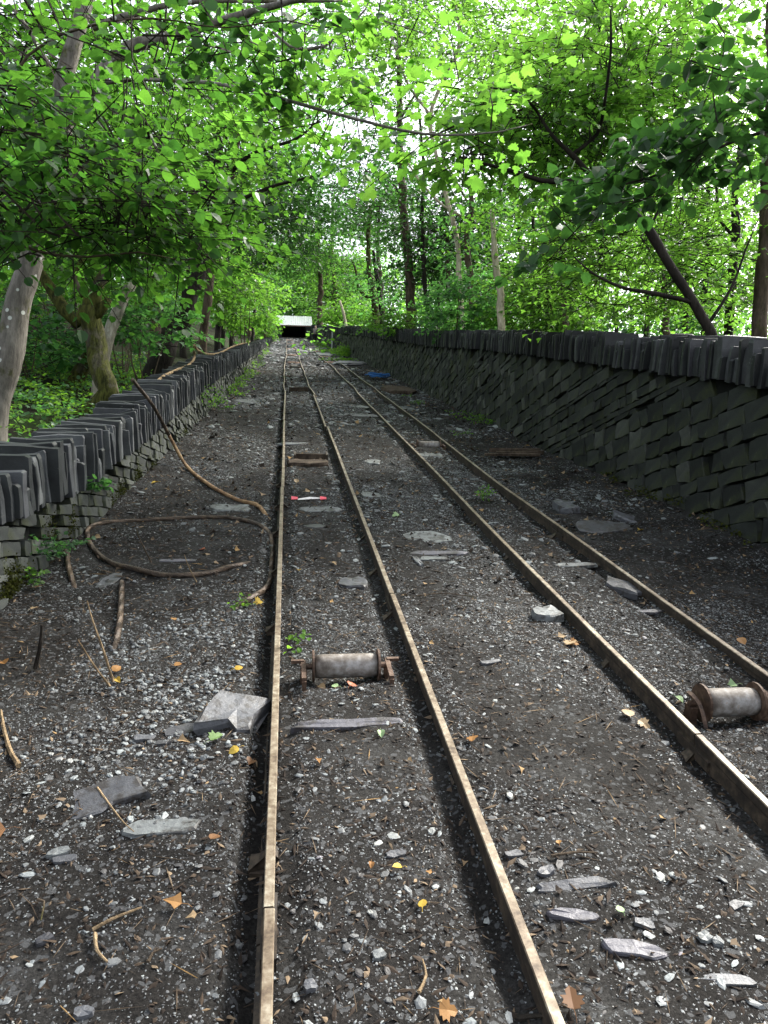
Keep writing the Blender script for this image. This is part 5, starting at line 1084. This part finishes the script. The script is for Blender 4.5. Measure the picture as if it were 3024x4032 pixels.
# moss tufts on the low wall
mp = []
for dx, dy, xx, n in [(265, 1065, -1.5, 500), (300, 1030, -1.48, 450), (330, 1010, -1.47, 300), (240, 1100, -1.52, 400), (170, 1130, -1.5, 300), (40, 1250, -1.57, 700), (20, 1290, -1.58, 600), (120, 1140, -1.54, 250), (400, 935, -1.43, 300)]:
    c = atx(dx, dy, xx); y = rng.normal(c[1], .09, n); z = np.abs(rng.normal(c[2], .06, n)); mp.append(np.c_[xl(y) - .08 * z + rng.uniform(.0, .035, n), y, z])
mp = np.vstack(mp); n = len(mp); mr = empty('moss_patch', (-1.5, 6, .1), 'olive moss clinging to the lower stones of the low wall', 'moss'); r1 = leaves('rho', mp, rng.normal(size=(n, 3)) + [.5, 0, -.6], rng.normal(size=(n, 3)) + [1, 0, .5], rng.uniform(.008, .022, n), rng.random(n))
me = mesh_np('moss', r1[0] - [-1.5, 6, .1], r1[1], r1[2]); me.materials.append(MATS['moss']); link('moss', me, None, mr)['kind'] = 'stuff'
# undergrowth of the left bank: ferns and herbs nobody could count
n = 2600; x = -rng.uniform(1.95, 7, n); y = rng.uniform(4, 17, n); ok = (x < xl(y) - .5) & (vn(x * .9, y * .9, 0, 88) > .4); x, y = x[ok], y[ok]; n = len(x)
fo = Foliage(); O = np.c_[x, y, gz(x, y) + rng.uniform(.02, .25, n)]; Dv = rng.normal(size=(n, 3)); Dv[:, 2] = rng.uniform(.1, .7, n)
hf = rng.random(n) < .5
sprays(fo, O[hf], Dv[hf], rng.uniform(.2, .45, hf.sum()), 14, 'rho', 'leaf_fern', .06, .6 * np.ones(hf.sum()), twig=.002)
sprays(fo, O[~hf], Dv[~hf], rng.uniform(.15, .3, (~hf).sum()), 7, 'haz', 'leaf_blue', .06, .7 * np.ones((~hf).sum()), twig=.002)
ur = empty('undergrowth', (-3, 8, .4), 'ferns and low herbs covering the bank behind the low wall', 'undergrowth'); finish(fo, ur, 'foliage'); ur['kind'] = 'stuff'
# far-off wood that reads as one mass: on the slopes either side and above the shed
fo = Foliage()
for sx in (-1, 1):
    for i in range(60):
        D = rng.uniform(30, 90); lx = sx * rng.uniform(5, 26) * (D / 60 + .5) + .5; z0 = D * math.tan(ALPHA) + (abs(lx) * .2 if sx < 0 else 0)
        for h_ in (1.5, 4.5, 8.0, 12.0):
            if (h_ > 9 and rng.random() < .4) or (sx > 0 and h_ > 7 and rng.random() < .65): continue
            crown(fo, (lx + rng.normal(0, 1.5), D + rng.normal(0, 2), z0 + h_), (3.2, 3.2, 2.0), 33, 'rho', ['leaf_dark', 'leaf_blue', 'leaf_sycamore'][rng.integers(0, 3)], .37, .6, nl=9, L=1.8, layers=1.2, twig=0, seed=500 + i)
for i in range(26):
    lx = rng.uniform(-22, 26); D = rng.uniform(112, 135); z0 = D * math.tan(ALPHA)
    for h_ in (2, 6, 10): crown(fo, (lx, D, z0 + h_), (5, 4, 3.2), 70, 'rho', ['leaf_blue', 'leaf_blue', 'leaf_sycamore'][rng.integers(0, 3)], .5, .8, nl=9, L=2.4, layers=1.5, twig=0, seed=700 + i)
wr = empty('woodland', (0, 60, 15), 'far-off wood on both slopes and beyond the shed', 'woodland', world=True); wr['kind'] = 'stuff'; finish(fo, wr, 'foliage')
# trunks in the far wood
for i, (dx, D, wd) in enumerate([(270, 26, 9), (352, 28, 8), (410, 31, 8), (60, 20, 14), (160, 22, 10), (225, 19, 10), (1180, 30, 9), (1270, 28, 9), (1330, 32, 8), (1395, 27, 10), (1480, 30, 10), (1060, 31, 8), (945, 40, 6), (1150, 21, 8)]):
    g_ = 'left wood' if dx < 800 else 'right wood'
    root = empty('woodland_tree', tuple(ground_at(dx, D)), 'slim dark trunk deep in the ' + g_, 'tree', 'slim trunks in the ' + g_, world=True); px, py, d = proj(np.array(root.location)); k_ = rng.uniform(-20, 20)
    limb(root, [(dx, py + 4, wd * 1.2, D), (dx + k_ * .3, 560, wd, D), (dx + k_, 380, wd * .8, D), (dx + k_ * 1.2, 150, wd * .5, D)], 'bark_dark', 'trunk', 7)

# ---------------------------------------------------------------- turn the incline into place
for o in list(SC.objects):
    if o.parent is None and o.type in ('MESH', 'EMPTY') and '_w' not in o:
        o.matrix_basis = TILT @ o.matrix_basis
for o in list(SC.objects):
    if '_w' in o: del o['_w']
